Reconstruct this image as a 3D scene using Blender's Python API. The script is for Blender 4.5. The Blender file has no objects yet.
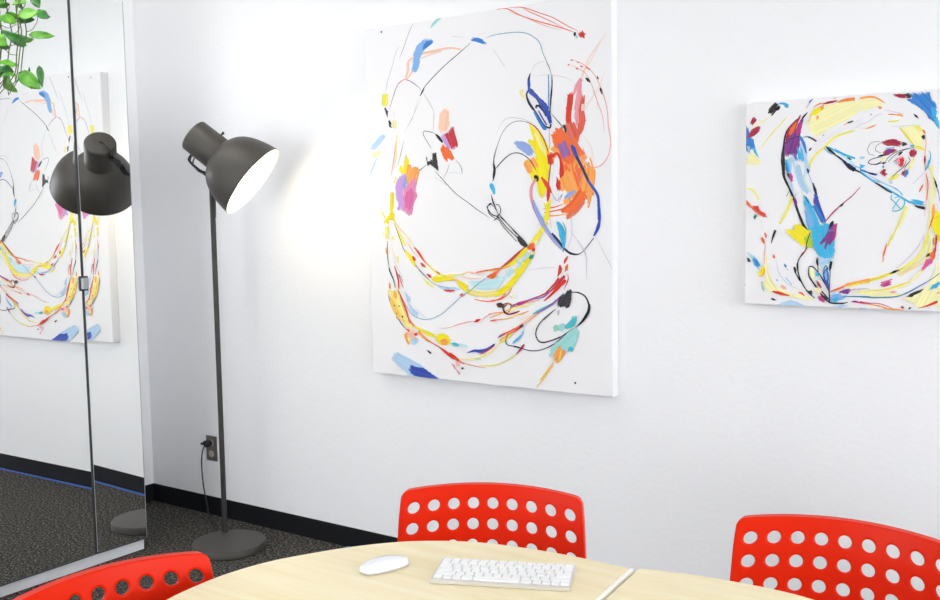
import bpy, bmesh, math, random
from mathutils import Vector, Matrix
random.seed(7)
scene = bpy.context.scene
COL = scene.collection
PI = math.pi

# ------------------------------------------------------------------ materials
def srgb(h):
    v = [int(h[i:i+2], 16)/255 for i in (0, 2, 4)]
    return tuple(c/12.92 if c <= .04045 else ((c+.055)/1.055)**2.4 for c in v)

def mat(name, color, rough=.5, metal=0, spec=.5, coat=0):
    m = bpy.data.materials.new(name); m.use_nodes = True
    b = m.node_tree.nodes['Principled BSDF']
    c = srgb(color) if isinstance(color, str) else color
    b.inputs['Base Color'].default_value = (*c, 1)
    b.inputs['Roughness'].default_value = rough
    b.inputs['Metallic'].default_value = metal
    b.inputs['Specular IOR Level'].default_value = spec
    b.inputs['Coat Weight'].default_value = coat
    return m

def nodes(m):
    return m.node_tree.nodes, m.node_tree.links, m.node_tree.nodes['Principled BSDF']

def coords(N, Lk, scale=1, kind='Object'):
    tc = N.new('ShaderNodeTexCoord'); mp = N.new('ShaderNodeMapping')
    Lk.new(tc.outputs[kind], mp.inputs['Vector'])
    mp.inputs['Scale'].default_value = scale if isinstance(scale, tuple) else (scale,)*3
    return mp.outputs['Vector']

def noise_bump(m, scale, strength, dist, detail=3):
    N, Lk, b = nodes(m)
    n = N.new('ShaderNodeTexNoise'); n.inputs['Scale'].default_value = scale; n.inputs['Detail'].default_value = detail
    Lk.new(coords(N, Lk), n.inputs['Vector'])
    bp = N.new('ShaderNodeBump'); bp.inputs['Strength'].default_value = strength; bp.inputs['Distance'].default_value = dist
    Lk.new(n.outputs['Fac'], bp.inputs['Height']); Lk.new(bp.outputs['Normal'], b.inputs['Normal'])
    return n

def noise_color(m, stops, scale, detail=4, rough=.6, dist=0):
    N, Lk, b = nodes(m)
    n = N.new('ShaderNodeTexNoise'); n.inputs['Detail'].default_value = detail; n.inputs['Roughness'].default_value = rough
    n.inputs['Distortion'].default_value = dist; n.inputs['Scale'].default_value = 1
    Lk.new(coords(N, Lk, scale), n.inputs['Vector'])
    r = N.new('ShaderNodeValToRGB')
    while len(r.color_ramp.elements) < len(stops): r.color_ramp.elements.new(.5)
    for e, (p, c) in zip(r.color_ramp.elements, stops):
        e.position = p; e.color = (*srgb(c), 1)
    Lk.new(n.outputs['Fac'], r.inputs['Fac']); Lk.new(r.outputs['Color'], b.inputs['Base Color'])
    return n, r

M = {}
M['wall'] = mat('white_wall_paint', 'f4f4f5', .55, spec=.3); noise_bump(M['wall'], 55, .2, .005, 4)
M['ceiling'] = mat('ceiling_tile', 'ebebe8', .9)
M['carpet'] = mat('grey_loop_carpet', '3a3a3a', 1, spec=.1)
noise_color(M['carpet'], [(.34, '101112'), (.46, '343332'), (.56, '5d5a55'), (.70, '9a9388')], 90, 2.5, .8)
noise_bump(M['carpet'], 160, .8, .012, 2)
M['base'] = mat('black_vinyl_cove', '131418', .7, spec=.2)
M['tape'] = mat('blue_edge_strip', '3d64b8', .6)
M['white_lam'] = mat('white_laminate', 'eef0f3', .35)
M['mirror'] = mat('mirror_silver', (.93, .94, .935), 0, 1)
M['dark_edge'] = mat('dark_door_edge', '3d3e41', .45)  # shadow in the gap between doors painted as a dark edge; also bottom trim
M['grey_edge'] = mat('ground_glass_edge', '9a9fa2', .3, .3)
M['catch'] = mat('satin_nickel', 'a9abb0', .35, .5)
M['chrome'] = mat('chrome', (.8, .8, .82), .15, 1)
M['lamp'] = mat('dark_grey_powder_coat', '3f3b36', .5, spec=.5); noise_bump(M['lamp'], 900, .15, .001, 2)
M['pole'] = mat('shaded_powder_coat', '2b2927', .5)  # same powder coat as the lamp, its shading put into a darker colour
M['lamp_in'] = mat('white_enamel', 'f6f5ee', .5)
M['black'] = mat('black_rubber', '17171a', .5)
M['red'] = mat('red_orange_plastic', 'dc2300', .30, spec=.18)
M['steel'] = mat('grey_painted_steel', 'a9abad', .35, .8)
M['outlet'] = mat('brushed_steel_plate', '6d6861', .4, .5)
M['socket'] = mat('grey_socket_face', 'b9b4ac', .5)
M['maple'] = mat('maple_veneer', 'f0dca8', .32, spec=.5)
noise_color(M['maple'], [(.25, 'efdba8'), (.5, 'f5e6bd'), (.75, 'f9efcf')], (2.2, 26, 20), 5, .6, .6)
M['cream'] = mat('white_edge_band', 'fbfaf4', .45)
M['key'] = mat('white_key_plastic', 'f4f4f5', .45)
M['alu'] = mat('pale_aluminium', 'd6d3cc', .38, .5)
M['gloss_white'] = mat('glossy_white_acrylic', 'e3e5e9', .15, coat=.3)
M['canvas'] = mat('primed_white_canvas', 'f1f0f1', .75, spec=.2); noise_bump(M['canvas'], 420, .12, .001, 1)
M['pot'] = mat('white_glazed_pot', 'e6e3dc', .25)
M['soil'] = mat('potting_soil', '33261c', 1)
M['stem'] = mat('vine_stem', '55602f', .5)
M['leaf_light'] = mat('light_green_leaf', '62ae2b', .35)  # the lighter of the two leaf greens
M['leaf_dark'] = mat('deep_green_leaf', '2f7434', .35)
M['panel_frame'] = mat('white_metal_frame', 'e8e8e8', .4)
for k, a, b_ in (('leaf_light', '3f8a1a', '74b838'), ('leaf_dark', '235c2a', '4a8f3f')):
    noise_color(M[k], [(.3, a), (.7, b_)], 30, 2)

def emission(name, color, strength):
    m = bpy.data.materials.new(name); m.use_nodes = True
    N = m.node_tree.nodes; N.remove(N['Principled BSDF'])
    e = N.new('ShaderNodeEmission'); e.inputs['Color'].default_value = (*color, 1); e.inputs['Strength'].default_value = strength
    m.node_tree.links.new(e.outputs[0], N['Material Output'].inputs['Surface'])
    return m
M['bulb'] = emission('warm_bulb', (1, .88, .66), 11)
M['tube'] = emission('unseen_panel_diffuser', (1, .985, .965), 5.6)

pm = bpy.data.materials.new('acrylic_paint'); pm.use_nodes = True
N_, L_, B_ = nodes(pm)
va = N_.new('ShaderNodeVertexColor'); va.layer_name = 'pigment'
L_.new(va.outputs['Color'], B_.inputs['Base Color']); B_.inputs['Roughness'].default_value = .5; B_.inputs['Specular IOR Level'].default_value = .25
M['paint'] = pm

# ------------------------------------------------------------------ object helpers
def tag(o, label=None, cat=None, group=None, kind=None):
    for k, v in (('label', label), ('category', cat), ('group', group), ('kind', kind)):
        if v: o[k] = v
    return o

def empty(name, loc=(0, 0, 0), rz=0):
    o = bpy.data.objects.new(name, None); COL.objects.link(o)
    o.location = loc; o.rotation_euler = (0, 0, rz); o.empty_display_size = .1
    return o

def link(name, bm, material, parent=None, smooth=False, bevel=0, segs=2, local=None):
    me = bpy.data.meshes.new(name)
    bmesh.ops.recalc_face_normals(bm, faces=bm.faces)
    bm.to_mesh(me); bm.free()
    for mm in (material if isinstance(material, (list, tuple)) else [material]): me.materials.append(mm)
    o = bpy.data.objects.new(name, me); COL.objects.link(o)
    if parent: o.parent = parent
    if local: o.matrix_local = local
    if smooth:
        for p in me.polygons: p.use_smooth = True
    if bevel:
        b = o.modifiers.new('bevel', 'BEVEL'); b.width = bevel; b.segments = segs; b.limit_method = 'ANGLE'; b.angle_limit = .6
    return o

def box(bm, x0, x1, y0, y1, z0, z1, mi=0, X=None):
    vs = [bm.verts.new((x, y, z)) for z in (z0, z1) for y in (y0, y1) for x in (x0, x1)]
    if X is not None:
        for v in vs: v.co = X @ v.co
    for f in ((0, 2, 3, 1), (4, 5, 7, 6), (0, 1, 5, 4), (2, 6, 7, 3), (0, 4, 6, 2), (1, 3, 7, 5)):
        bm.faces.new([vs[i] for i in f]).material_index = mi
    return vs

def newbox(*a, **k):
    bm = bmesh.new(); box(bm, *a, **k); return bm

def smooth_path(P, n=8):
    P = [Vector(p) for p in P]; out = []
    for i in range(len(P)-1):
        a, b, c, d = P[max(i-1, 0)], P[i], P[i+1], P[min(i+2, len(P)-1)]
        for k in range(n):
            t = k/n
            out.append(.5*((2*b)+(c-a)*t+(2*a-5*b+4*c-d)*t*t+(3*b-a-3*c+d)*t**3))
    out.append(P[-1]); return out

def tube(bm, P, r, seg=10, cap=True):
    P = [Vector(p) for p in P]; rings = []
    t0 = (P[1]-P[0]).normalized(); ref = Vector((0, 0, 1)) if abs(t0.z) < .9 else Vector((1, 0, 0))
    u = t0.cross(ref).normalized()
    for i, p in enumerate(P):
        t = (P[min(i+1, len(P)-1)]-P[max(i-1, 0)]).normalized()
        u = (u-t*u.dot(t)).normalized(); w = t.cross(u)
        rr = r[i] if isinstance(r, (list, tuple)) else r
        rings.append([bm.verts.new(p+rr*(math.cos(2*PI*k/seg)*u+math.sin(2*PI*k/seg)*w)) for k in range(seg)])
    for a, b in zip(rings, rings[1:]):
        for k in range(seg): bm.faces.new((a[k], a[(k+1) % seg], b[(k+1) % seg], b[k]))
    if cap: bm.faces.new(rings[0]); bm.faces.new(rings[-1])

def lathe(bm, prof, origin, axis, seg=64, closed=False):
    """prof: (distance along axis, radius)"""
    a = Vector(axis).normalized(); o = Vector(origin)
    u = a.cross(Vector((0, 0, 1)) if abs(a.z) < .95 else Vector((1, 0, 0))).normalized(); w = a.cross(u)
    rings = []
    for t, r in prof:
        if r < 1e-6: rings.append([bm.verts.new(o+a*t)])
        else: rings.append([bm.verts.new(o+a*t+r*(math.cos(2*PI*k/seg)*u+math.sin(2*PI*k/seg)*w)) for k in range(seg)])
    for A, B in zip(rings, rings[1:]):
        if len(A) == 1 and len(B) == 1: continue
        for k in range(seg):
            j = (k+1) % seg
            if len(A) == 1: bm.faces.new((A[0], B[k], B[j]))
            elif len(B) == 1: bm.faces.new((A[k], A[j], B[0]))
            else: bm.faces.new((A[k], A[j], B[j], B[k]))

def prism(bm, pts, z0, z1):
    lo = [bm.verts.new((x, y, z0)) for x, y in pts]; hi = [bm.verts.new((x, y, z1)) for x, y in pts]
    n = len(pts)
    bm.faces.new(lo[::-1]); bm.faces.new(hi)
    for i in range(n): bm.faces.new((lo[i], lo[(i+1) % n], hi[(i+1) % n], hi[i]))

def autosmooth(o, ang=35):
    for p in o.data.polygons: p.use_smooth = True
    o.data.set_sharp_from_angle(angle=math.radians(ang))
    return o

# ------------------------------------------------------------------ the room
RX, RY, RZ = 8.2, -6.6, 2.75
def struct(name, bm, m, **k):
    return tag(link(name, bm, m, **k), kind='structure')
struct('floor', newbox(-.1, RX+.1, RY-.1, .1, -.1, 0), M['carpet'])
struct('ceiling', newbox(-.1, RX+.1, RY-.1, .1, RZ, RZ+.1), M['ceiling'])
struct('wall_back', newbox(-.1, RX+.1, 0, .1, 0, RZ), M['wall'])
struct('wall_left', newbox(-.1, 0, RY, 0, 0, RZ), M['wall'])
WIN = [(-2.6, -.4), (-5.2, -3.2)]; WZ = (.75, 2.55)
bm = bmesh.new(); ys = [0, WIN[0][1], WIN[0][0], WIN[1][1], WIN[1][0], RY]
for i in range(0, 6, 2): box(bm, RX, RX+.1, ys[i+1], ys[i], 0, RZ)
for a, b in WIN:
    box(bm, RX, RX+.1, a, b, 0, WZ[0]); box(bm, RX, RX+.1, a, b, WZ[1], RZ)
struct('wall_right', bm, M['wall'])
for i, (a, b) in enumerate(WIN):
    bm = bmesh.new(); t = .05
    box(bm, RX+.03, RX+.08, a, b, WZ[0], WZ[0]+t); box(bm, RX+.03, RX+.08, a, b, WZ[1]-t, WZ[1])
    for y in (a, (a+b)/2-t/2, b-t): box(bm, RX+.03, RX+.08, y, y+t, WZ[0]+t, WZ[1]-t)
    w = struct('unseen_window_%d' % (i+1), bm, M['panel_frame'])
    pl = bpy.data.lights.new('daylight', 'AREA'); pl.shape = 'RECTANGLE'; pl.size = b-a; pl.size_y = WZ[1]-WZ[0]
    pl.cycles.is_portal = True
    po = bpy.data.objects.new('daylight_portal', pl); COL.objects.link(po)
    po.location = (RX+.09, (a+b)/2, (WZ[0]+WZ[1])/2); po.rotation_euler = (PI/2, 0, PI/2)
FW = [(.4, 1.3), (1.7, 2.6)]  # unseen windows, added to light the back wall head-on and the left wall
bm = bmesh.new(); xs = [-.1, FW[0][0], FW[0][1], FW[1][0], FW[1][1], RX+.1]
for i in range(0, 6, 2): box(bm, xs[i], xs[i+1], RY-.1, RY, 0, RZ)
for a, b in FW:
    box(bm, a, b, RY-.1, RY, 0, WZ[0]); box(bm, a, b, RY-.1, RY, WZ[1], RZ)
struct('wall_front', bm, M['wall'])
for i, (a, b) in enumerate(FW):
    bm = bmesh.new(); t = .05
    box(bm, a, b, RY-.08, RY-.03, WZ[0], WZ[0]+t); box(bm, a, b, RY-.08, RY-.03, WZ[1]-t, WZ[1])
    for x in (a, (a+b)/2-t/2, b-t): box(bm, x, x+t, RY-.08, RY-.03, WZ[0]+t, WZ[1]-t)
    struct('unseen_window_%d' % (i+3), bm, M['panel_frame'])
    pl = bpy.data.lights.new('daylight', 'AREA'); pl.shape = 'RECTANGLE'; pl.size = b-a; pl.size_y = WZ[1]-WZ[0]
    pl.cycles.is_portal = True
    po = bpy.data.objects.new('daylight_portal', pl); COL.objects.link(po)
    po.location = ((a+b)/2, RY-.09, (WZ[0]+WZ[1])/2); po.rotation_euler = (-PI/2, 0, 0)
def cove(name, P0, P1, out):
    bm = bmesh.new(); prof = [(0, 0), (.0075, 0), (.006, .008), (.005, .084), (.003, .089), (0, .089)]
    A, B, o = Vector(P0), Vector(P1), Vector(out)
    ra = [bm.verts.new(A+o*d+Vector((0, 0, z))) for d, z in prof]; rb = [bm.verts.new(B+o*d+Vector((0, 0, z))) for d, z in prof]
    n = len(prof)
    for i in range(n): bm.faces.new((ra[i], ra[(i+1) % n], rb[(i+1) % n], rb[i]))
    bm.faces.new(ra); bm.faces.new(rb[::-1])
    return struct(name, bm, M['base'])
cove('baseboard_back', (0, -.0005, 0), (RX, -.0005, 0), (0, -1, 0))
cove('baseboard_left', (.0005, 0, 0), (.0005, RY, 0), (1, 0, 0))
struct('trim_1', newbox(1.335, RX-.02, -.026, -.009, .0005, .004), M['tape'])

for x, y in ((1.0, -1.08), (1.1, -3.0), (3.6, -4.8), (6.0, -4.8)):  # unseen ceiling panels, added to even out the light on the walls
    c = empty('unseen_ceiling_light', (x, y, RZ))
    where = {1.0: 'above the floor lamp', 1.1: 'beyond the mirrored wardrobe', 3.6: 'at the back of the room behind the table', 6.0: 'at the back of the room by the windows'}[x]
    tag(c, 'unseen white recessed fluorescent panel in the ceiling ' + where, 'ceiling light', 'ceiling lights')
    bm = bmesh.new()
    for a in ((-.62, .62, -.32, -.30), (-.62, .62, .30, .32), (-.62, -.60, -.30, .30), (.60, .62, -.30, .30)): box(bm, *a, -.02, -.0005)
    link('frame', bm, M['panel_frame'], c)
    link('diffuser', newbox(-.60, .60, -.30, .30, -.015, -.004), M['tube'], c)

# ------------------------------------------------------------------ mirrored wardrobe
MX, YS, YE, ZB = .6034, -.7554, -.5116, .0522
A_R, A_L = .0275, -.016
WT = 2.36
wd = empty('wardrobe', (0, 0, 0))
tag(wd, 'tall white wardrobe with mirrored doors standing against the left wall', 'wardrobe')
YN = -2.0
bm = bmesh.new()
box(bm, .012, .572, YE-.022, YE-.004, 0.0005, WT); box(bm, .012, .572, YN, YN+.018, 0.0005, WT)
box(bm, .012, .572, YN+.018, YE-.022, WT-.018, WT); box(bm, .012, .572, YN+.018, YE-.022, .06, .078)
box(bm, .012, .018, YN+.018, YE-.022, .078, WT-.018)
link('body', bm, M['white_lam'], wd)
bm = bmesh.new(); box(bm, .574, .590, YN, YE-.004, .0005, ZB-.004)
link('plinth', bm, M['white_lam'], wd)
link('plinth_end', newbox(.556, .5915, YE-.0035, YE+.001, .0005, ZB-.004), M['white_lam'], wd)

def door(ang, y0, y1, seam_side):
    """mirror door standing on the line through the seam, local y along the door, local x outwards"""
    X = Matrix.Translation((MX, YS, 0)) @ Matrix.Rotation(-ang, 4, 'Z')
    bm = bmesh.new(); box(bm, -.020, -.0045, y0, y1, ZB, WT-.004, X=X)
    d = link('mirror_door', bm, M['white_lam'], wd)
    bm = bmesh.new(); box(bm, -.004, 0, y0+(.005 if seam_side < 0 else .001), y1-(.005 if seam_side > 0 else .001), ZB+.004, WT-.006, X=X)
    link('mirror', bm, M['mirror'], d)
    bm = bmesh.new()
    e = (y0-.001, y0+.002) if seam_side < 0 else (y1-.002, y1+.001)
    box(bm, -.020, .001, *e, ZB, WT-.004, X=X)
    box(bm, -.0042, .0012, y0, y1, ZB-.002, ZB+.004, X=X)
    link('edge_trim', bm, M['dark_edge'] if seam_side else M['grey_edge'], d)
    if seam_side < 0:
        bm = bmesh.new(); box(bm, -.0042, .0008, y1-.0015, y1+.0005, ZB, WT-.004, X=X)
        link('glass_edge', bm, M['grey_edge'], d)
    return d, X
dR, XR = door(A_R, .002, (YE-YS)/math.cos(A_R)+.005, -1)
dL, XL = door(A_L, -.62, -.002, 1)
door(0.0, -1.24, -.626, 0)
# little chrome catch on the right-hand door at the seam
bm = bmesh.new()
box(bm, .0005, .003, -.018, .022, 1.160, 1.220, X=XR)
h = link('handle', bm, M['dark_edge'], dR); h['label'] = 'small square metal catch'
bm = bmesh.new(); box(bm, .003, .018, -.013, .017, 1.167, 1.213, X=XR); link('catch_knob', bm, M['catch'], h, bevel=.003)

# ------------------------------------------------------------------ trailing pothos on top of the wardrobe
LEAVES = [((0.6600,-1.0056,2.2202),(0.6750,-0.9310,2.2472),0.0425,0),
((0.6720,-0.9394,2.2364),(0.6600,-0.8740,2.2373),0.0393,1),
((0.6600,-0.9635,2.1567),(0.6800,-0.8721,2.1606),0.0292,0),
((0.6650,-0.9900,2.1149),(0.6700,-1.0832,2.1552),0.0383,1),
((0.6600,-1.0201,2.2015),(0.6800,-1.1135,2.1968),0.0343,0),
((0.6600,-1.1062,2.1273),(0.6700,-1.0642,2.1042),0.0490,0),
((0.6600,-1.0285,2.0387),(0.6800,-1.1233,2.0346),0.0258,0),
((0.6400,-1.0308,2.0137),(0.6350,-1.0919,2.0221),0.0320,1),
((0.6550,-1.0311,2.0018),(0.6700,-1.0913,1.9903),0.0173,0),
((0.6600,-1.0164,2.0059),(0.6900,-0.9509,1.9509),0.0554,0),
((0.6400,-0.9213,2.0425),(0.6450,-0.9179,1.9637),0.0254,1),
((0.6600,-0.9785,2.2797),(0.6700,-1.0358,2.2591),0.0248,0),
((0.6500,-0.9396,2.3057),(0.6600,-0.9208,2.2618),0.0365,1),
((0.6600,-1.0367,2.3102),(0.6700,-0.9977,2.2846),0.0370,0),
((0.6600,-0.9954,2.3354),(0.6800,-1.0615,2.3094),0.0369,1),
((0.6600,-0.9864,2.3737),(0.6800,-0.9525,2.3521),0.0411,0),
((0.6600,-1.0126,2.3812),(0.6700,-1.0723,2.3571),0.0367,0)]
STEMS = [[(0.6550,-0.9874,2.4416),(0.6550,-0.9966,2.3542),(0.6550,-0.9949,2.2931),(0.6550,-0.9904,2.2569),(0.6550,-0.9769,2.1660),(0.6550,-0.9929,2.1020),(0.6550,-1.0051,2.0323),(0.6550,-1.0112,1.9976),(0.6550,-1.0348,1.9612),(0.6550,-1.0637,1.9217)],
[(0.6630,-1.0144,2.4352),(0.6630,-1.0137,2.3380),(0.6630,-1.0176,2.2395),(0.6630,-1.0134,2.1542),(0.6630,-1.0259,2.0788),(0.6630,-1.0353,2.0099),(0.6630,-1.0659,1.9639),(0.6630,-1.1010,1.9241),(0.6630,-1.1219,1.8981)],
[(0.6710,-0.9756,2.4414),(0.6710,-1.0032,2.3142),(0.6710,-1.0211,2.2380),(0.6710,-1.0067,2.1665),(0.6710,-1.0166,2.0914),(0.6710,-1.0400,1.9780),(0.6710,-1.0714,1.9505),(0.6710,-1.0720,1.9186)]]
PETIOLES = [[(0.6600,-0.9800,2.1638),(0.6600,-0.9540,2.1778),(0.6600,-0.9335,2.2100),(0.6600,-0.9291,2.2381)],
[(0.6600,-0.9893,2.1217),(0.6600,-0.9637,2.1299),(0.6600,-0.9579,2.1462),(0.6600,-0.9621,2.1562)],
[(0.6600,-1.0189,2.1876),(0.6600,-1.0518,2.1690),(0.6600,-1.0774,2.1765),(0.6600,-1.0966,2.1799)],
[(0.6600,-1.0211,2.0734),(0.6600,-1.0510,2.0731),(0.6600,-1.0710,2.0891),(0.6600,-1.0957,2.0893)],
[(0.6600,-1.0284,2.0294),(0.6600,-1.0199,2.0365),(0.6600,-1.0285,2.0387)],
[(0.6600,-1.0141,1.9999),(0.6600,-1.0110,2.0065),(0.6600,-1.0164,2.0059)],
[(0.6600,-1.0229,1.9867),(0.6600,-1.0344,1.9732),(0.6600,-1.0341,2.0011)],
[(0.6600,-0.9942,2.2434),(0.6600,-0.9795,2.2641),(0.6600,-0.9785,2.2797)]]
pb = Vector((.42, STEMS[0][0][1], WT))
pl = empty('pothos_plant', pb)
tag(pl, 'trailing green pothos vine hanging over the mirrored wardrobe door', 'plant')
inv = Matrix.Translation(-pb)
def pchild(name, bm, m, **k):
    bm.transform(inv); return link(name, bm, m, pl, **k)
bm = bmesh.new(); lathe(bm, [(0, 0), (0, .075), (.01, .08), (.14, .105), (.15, .105), (.15, .095), (.125, .092)], pb+Vector((0, 0, .001)), (0, 0, 1), 40)
autosmooth(pchild('pot', bm, M['pot']))
bm = bmesh.new(); lathe(bm, [(.122, 0), (.124, .094), (.12, .094)], pb, (0, 0, 1), 32); pchild('soil', bm, M['soil'])
for i, s in enumerate(STEMS):
    first = Vector(s[0]); P = [pb+Vector((.02, .03*(i-1), .12)), pb+Vector((.07, .03*(i-1), .19)), pb+Vector((.15, .02*(i-1), .13)), Vector((.645+.008*i, first.y, WT-.02))]
    P += [Vector(q) for q in s if q[2] < WT-.05]
    bm = bmesh.new(); P = smooth_path(P, 6); tube(bm, P, [.0034-.0018*k/len(P) for k in range(len(P))], 7)
    pchild('vine', bm, M['stem'], smooth=True)
def leaf(base, tip, width, shade):
    B, T = Vector(base), Vector(tip); L = (T-B).length; d = (T-B)/L
    view = Vector((.80, -.55, .12)) + Vector((random.uniform(-.25, .25), random.uniform(-.25, .25), random.uniform(-.1, .25)))
    n = (view-d*view.dot(d)).normalized(); s = d.cross(n)
    bm = bmesh.new(); rows = []; K = 12
    for k in range(K+1):
        t = k/K
        hw = width/2*1.06*(math.sin(PI*min(1, t**.62))**.75 if 0 < t < 1 else 0)
        if t < .12: back = -.06*L*(1-t/.12)
        else: back = 0
        droop = -.10*L*(t-.3)**2
        row = []
        for j in (-1, -.66, -.33, 0, .33, .66, 1):
            row.append(bm.verts.new(B+d*(t*L+back*abs(j))+s*(hw*j)+n*(abs(j)**1.3*hw*.22+droop+.004*math.sin(9*t+4*j)*abs(j))))
        rows.append(row)
    for a, b in zip(rows, rows[1:]):
        for j in range(6): bm.faces.new((a[j], a[j+1], b[j+1], b[j]))
    bmesh.ops.remove_doubles(bm, verts=bm.verts, dist=1e-5)
    bm.transform(inv)
    o = link('leaf', bm, M['leaf_dark' if shade else 'leaf_light'], pl, smooth=True)
    sm = o.modifiers.new('thickness', 'SOLIDIFY'); sm.thickness = .0008
    if shade: o['label'] = 'darker green leaf'
for a in LEAVES: leaf(*a)
for s in PETIOLES:
    bm = bmesh.new(); tube(bm, smooth_path(s, 6), .0014, 6); pchild('leaf_stalk', bm, M['stem'], smooth=True)

# ------------------------------------------------------------------ floor lamp
C = Vector((0.9441,-0.4352,1.7858)); AX = Vector((0.6702,0.4014,-0.6243)); Q = (0.8027,-0.2331); LB = (0.9079,-0.2956)
lamp = empty('floor_lamp', (LB[0], LB[1], 0))
tag(lamp, 'dark grey metal floor lamp with large tilted bell shade by the mirror', 'floor lamp')
linv = Matrix.Translation((-LB[0], -LB[1], 0))
def lchild(name, bm, m, **k):
    bm.transform(linv); return link(name, bm, m, lamp, **k)
bm = bmesh.new(); lathe(bm, [(.0005, 0), (.0005, .157), (.004, .160), (.031, .160), (.0355, .157), (.036, .150), (.0365, 0)], (LB[0]+.004, LB[1]-.010, 0), (0, 0, 1), 96)
autosmooth(lchild('base', bm, M['lamp']), 40)
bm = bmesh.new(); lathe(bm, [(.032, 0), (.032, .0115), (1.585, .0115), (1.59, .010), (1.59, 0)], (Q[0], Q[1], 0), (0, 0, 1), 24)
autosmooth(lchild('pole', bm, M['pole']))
S7 = 1.07
prof = [(-.010, 0), (-.010, .058), (-.009, .063), (-.006, .0675), (-.002, .0695), (.118, .0715), (.124, .0715), (.128, .078), (.136, .092), (.150, .110), (.168, .1255), (.19, .138), (.215, .148), (.245, .1565), (.275, .1625), (.3066, .1667)]
bm = bmesh.new(); lathe(bm, prof, C, AX, 96)
sh = autosmooth(lchild('lamp_shade', bm, M['lamp']), 50)
inner = [(t+.004, r-.003) for t, r in prof[7:-1]]+[(.3062, .1645), (.3066, .1662)]
bm = bmesh.new(); lathe(bm, [(.12, 0), (.12, .06)]+inner, C, AX, 96)
o = link('reflector', bm, M['lamp_in'], sh, smooth=True); o.data.transform(linv); o['label'] = 'white inside of the shade'
bm = bmesh.new(); lathe(bm, [(.122, .02), (.145, .024), (.165, .040), (.19, .062), (.22, .072), (.25, .066), (.275, .044), (.288, .02), (.291, 0)], C, AX, 32)
o = link('bulb', bm, M['bulb'], sh, smooth=True); o.data.transform(linv); o['label'] = 'glowing warm bulb'
up = (Vector((0, 0, 1))-AX*AX.z).normalized(); side = AX.cross(up)
bm = bmesh.new(); kb = C+AX*.088+up*.070
tube(bm, [kb, kb+up*.012], .004, 10); tube(bm, [kb+up*.012-side*.010-AX*.004, kb+up*.012+side*.010+AX*.006], .0045, 10)
lchild('switch_knob', bm, M['black'], smooth=True)
BR = [Vector(v) for v in [(0.8027,-0.2331,1.5550),(0.8572,-0.3035,1.6269),(0.8667,-0.3587,1.6529),(0.8570,-0.3935,1.6921)]]
att = C+AX*.03
toB = (BR[-1]-att); toB = (toB-AX*toB.dot(AX)).normalized()
P = smooth_path(BR+[att+toB*.070], 10)
bm = bmesh.new(); prev = None
for i, q in enumerate(P):
    t = (P[min(i+1, len(P)-1)]-P[max(i-1, 0)]).normalized(); w = t.cross(Vector((.76, -.62, .2))).normalized(); n = w.cross(t)
    ring = [bm.verts.new(q+w*a+n*b) for a, b in ((-.0035, -.013), (.0035, -.013), (.0035, .013), (-.0035, .013))]
    if prev:
        for k in range(4): bm.faces.new((prev[k], prev[(k+1) % 4], ring[(k+1) % 4], ring[k]))
    else: bm.faces.new(ring)
    prev = ring
bm.faces.new(prev)
lchild('bracket', bm, M['black'])
bm = bmesh.new()
tube(bm, smooth_path([C-AX*.008, C-AX*.022+toB*.005, C-AX*.024+toB*.045, C-AX*.006+toB*.080, C+AX*.03+toB*.086, BR[3]*.5+BR[2]*.5+toB*.006, BR[1]+Vector((0, 0, -.006)), Vector((Q[0], Q[1]+.013, 1.55)), Vector((Q[0], Q[1]+.014, 1.45))], 8), .003, 8)
lchild('cable', bm, M['black'], smooth=True)
CORD = [(0.4738,-0.0500,0.3619),(0.4524,-0.0500,0.3298),(0.4401,-0.0500,0.2691),(0.4444,-0.0500,0.1709),(0.4641,-0.0500,0.0748),(0.5426,-0.0958,0.0060),(0.6288,-0.1488,0.0060)]
bm = bmesh.new()
tube(bm, smooth_path([(.462, -.052, .372)]+CORD+[(LB[0]-.13, LB[1]+.06, .006)], 8), .0032, 8)
lchild('power_cord', bm, M['black'], smooth=True)
bm = bmesh.new(); lathe(bm, [(0, 0), (0, .014), (.018, .017), (.03, .017), (.032, .012), (.032, 0)], (.462, -.010, .358), (0, -1, 0), 20)
tube(bm, smooth_path([(.462, -.040, .358), (.456, -.050, .362), (.446, -.052, .360)], 5), .006, 8)
lchild('plug', bm, M['black'], smooth=True)

# ------------------------------------------------------------------ wall outlet
ou = tag(empty('wall_outlet', (.462, 0, .330)), 'grey metal double socket plate on the wall behind the lamp pole', 'outlet')
link('cover_plate', newbox(-.038, .038, -.0055, -.0005, -.061, .061), M['outlet'], ou, bevel=.003)
for z in (.027, -.027):
    bm = bmesh.new(); lathe(bm, [(0, 0), (0, .0165), (.003, .016), (.0035, 0)], (0, -.0055, z), (0, -1, 0), 24)
    s_ = link('socket', bm, M['socket'], ou)
    bm = bmesh.new()
    for a in (-.006, .006): box(bm, a-.001, a+.001, -.0098, -.0091, z-.002, z+.006)
    box(bm, -.002, .002, -.0098, -.0091, z-.010, z-.006)
    link('slots', bm, M['black'], s_)

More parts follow.
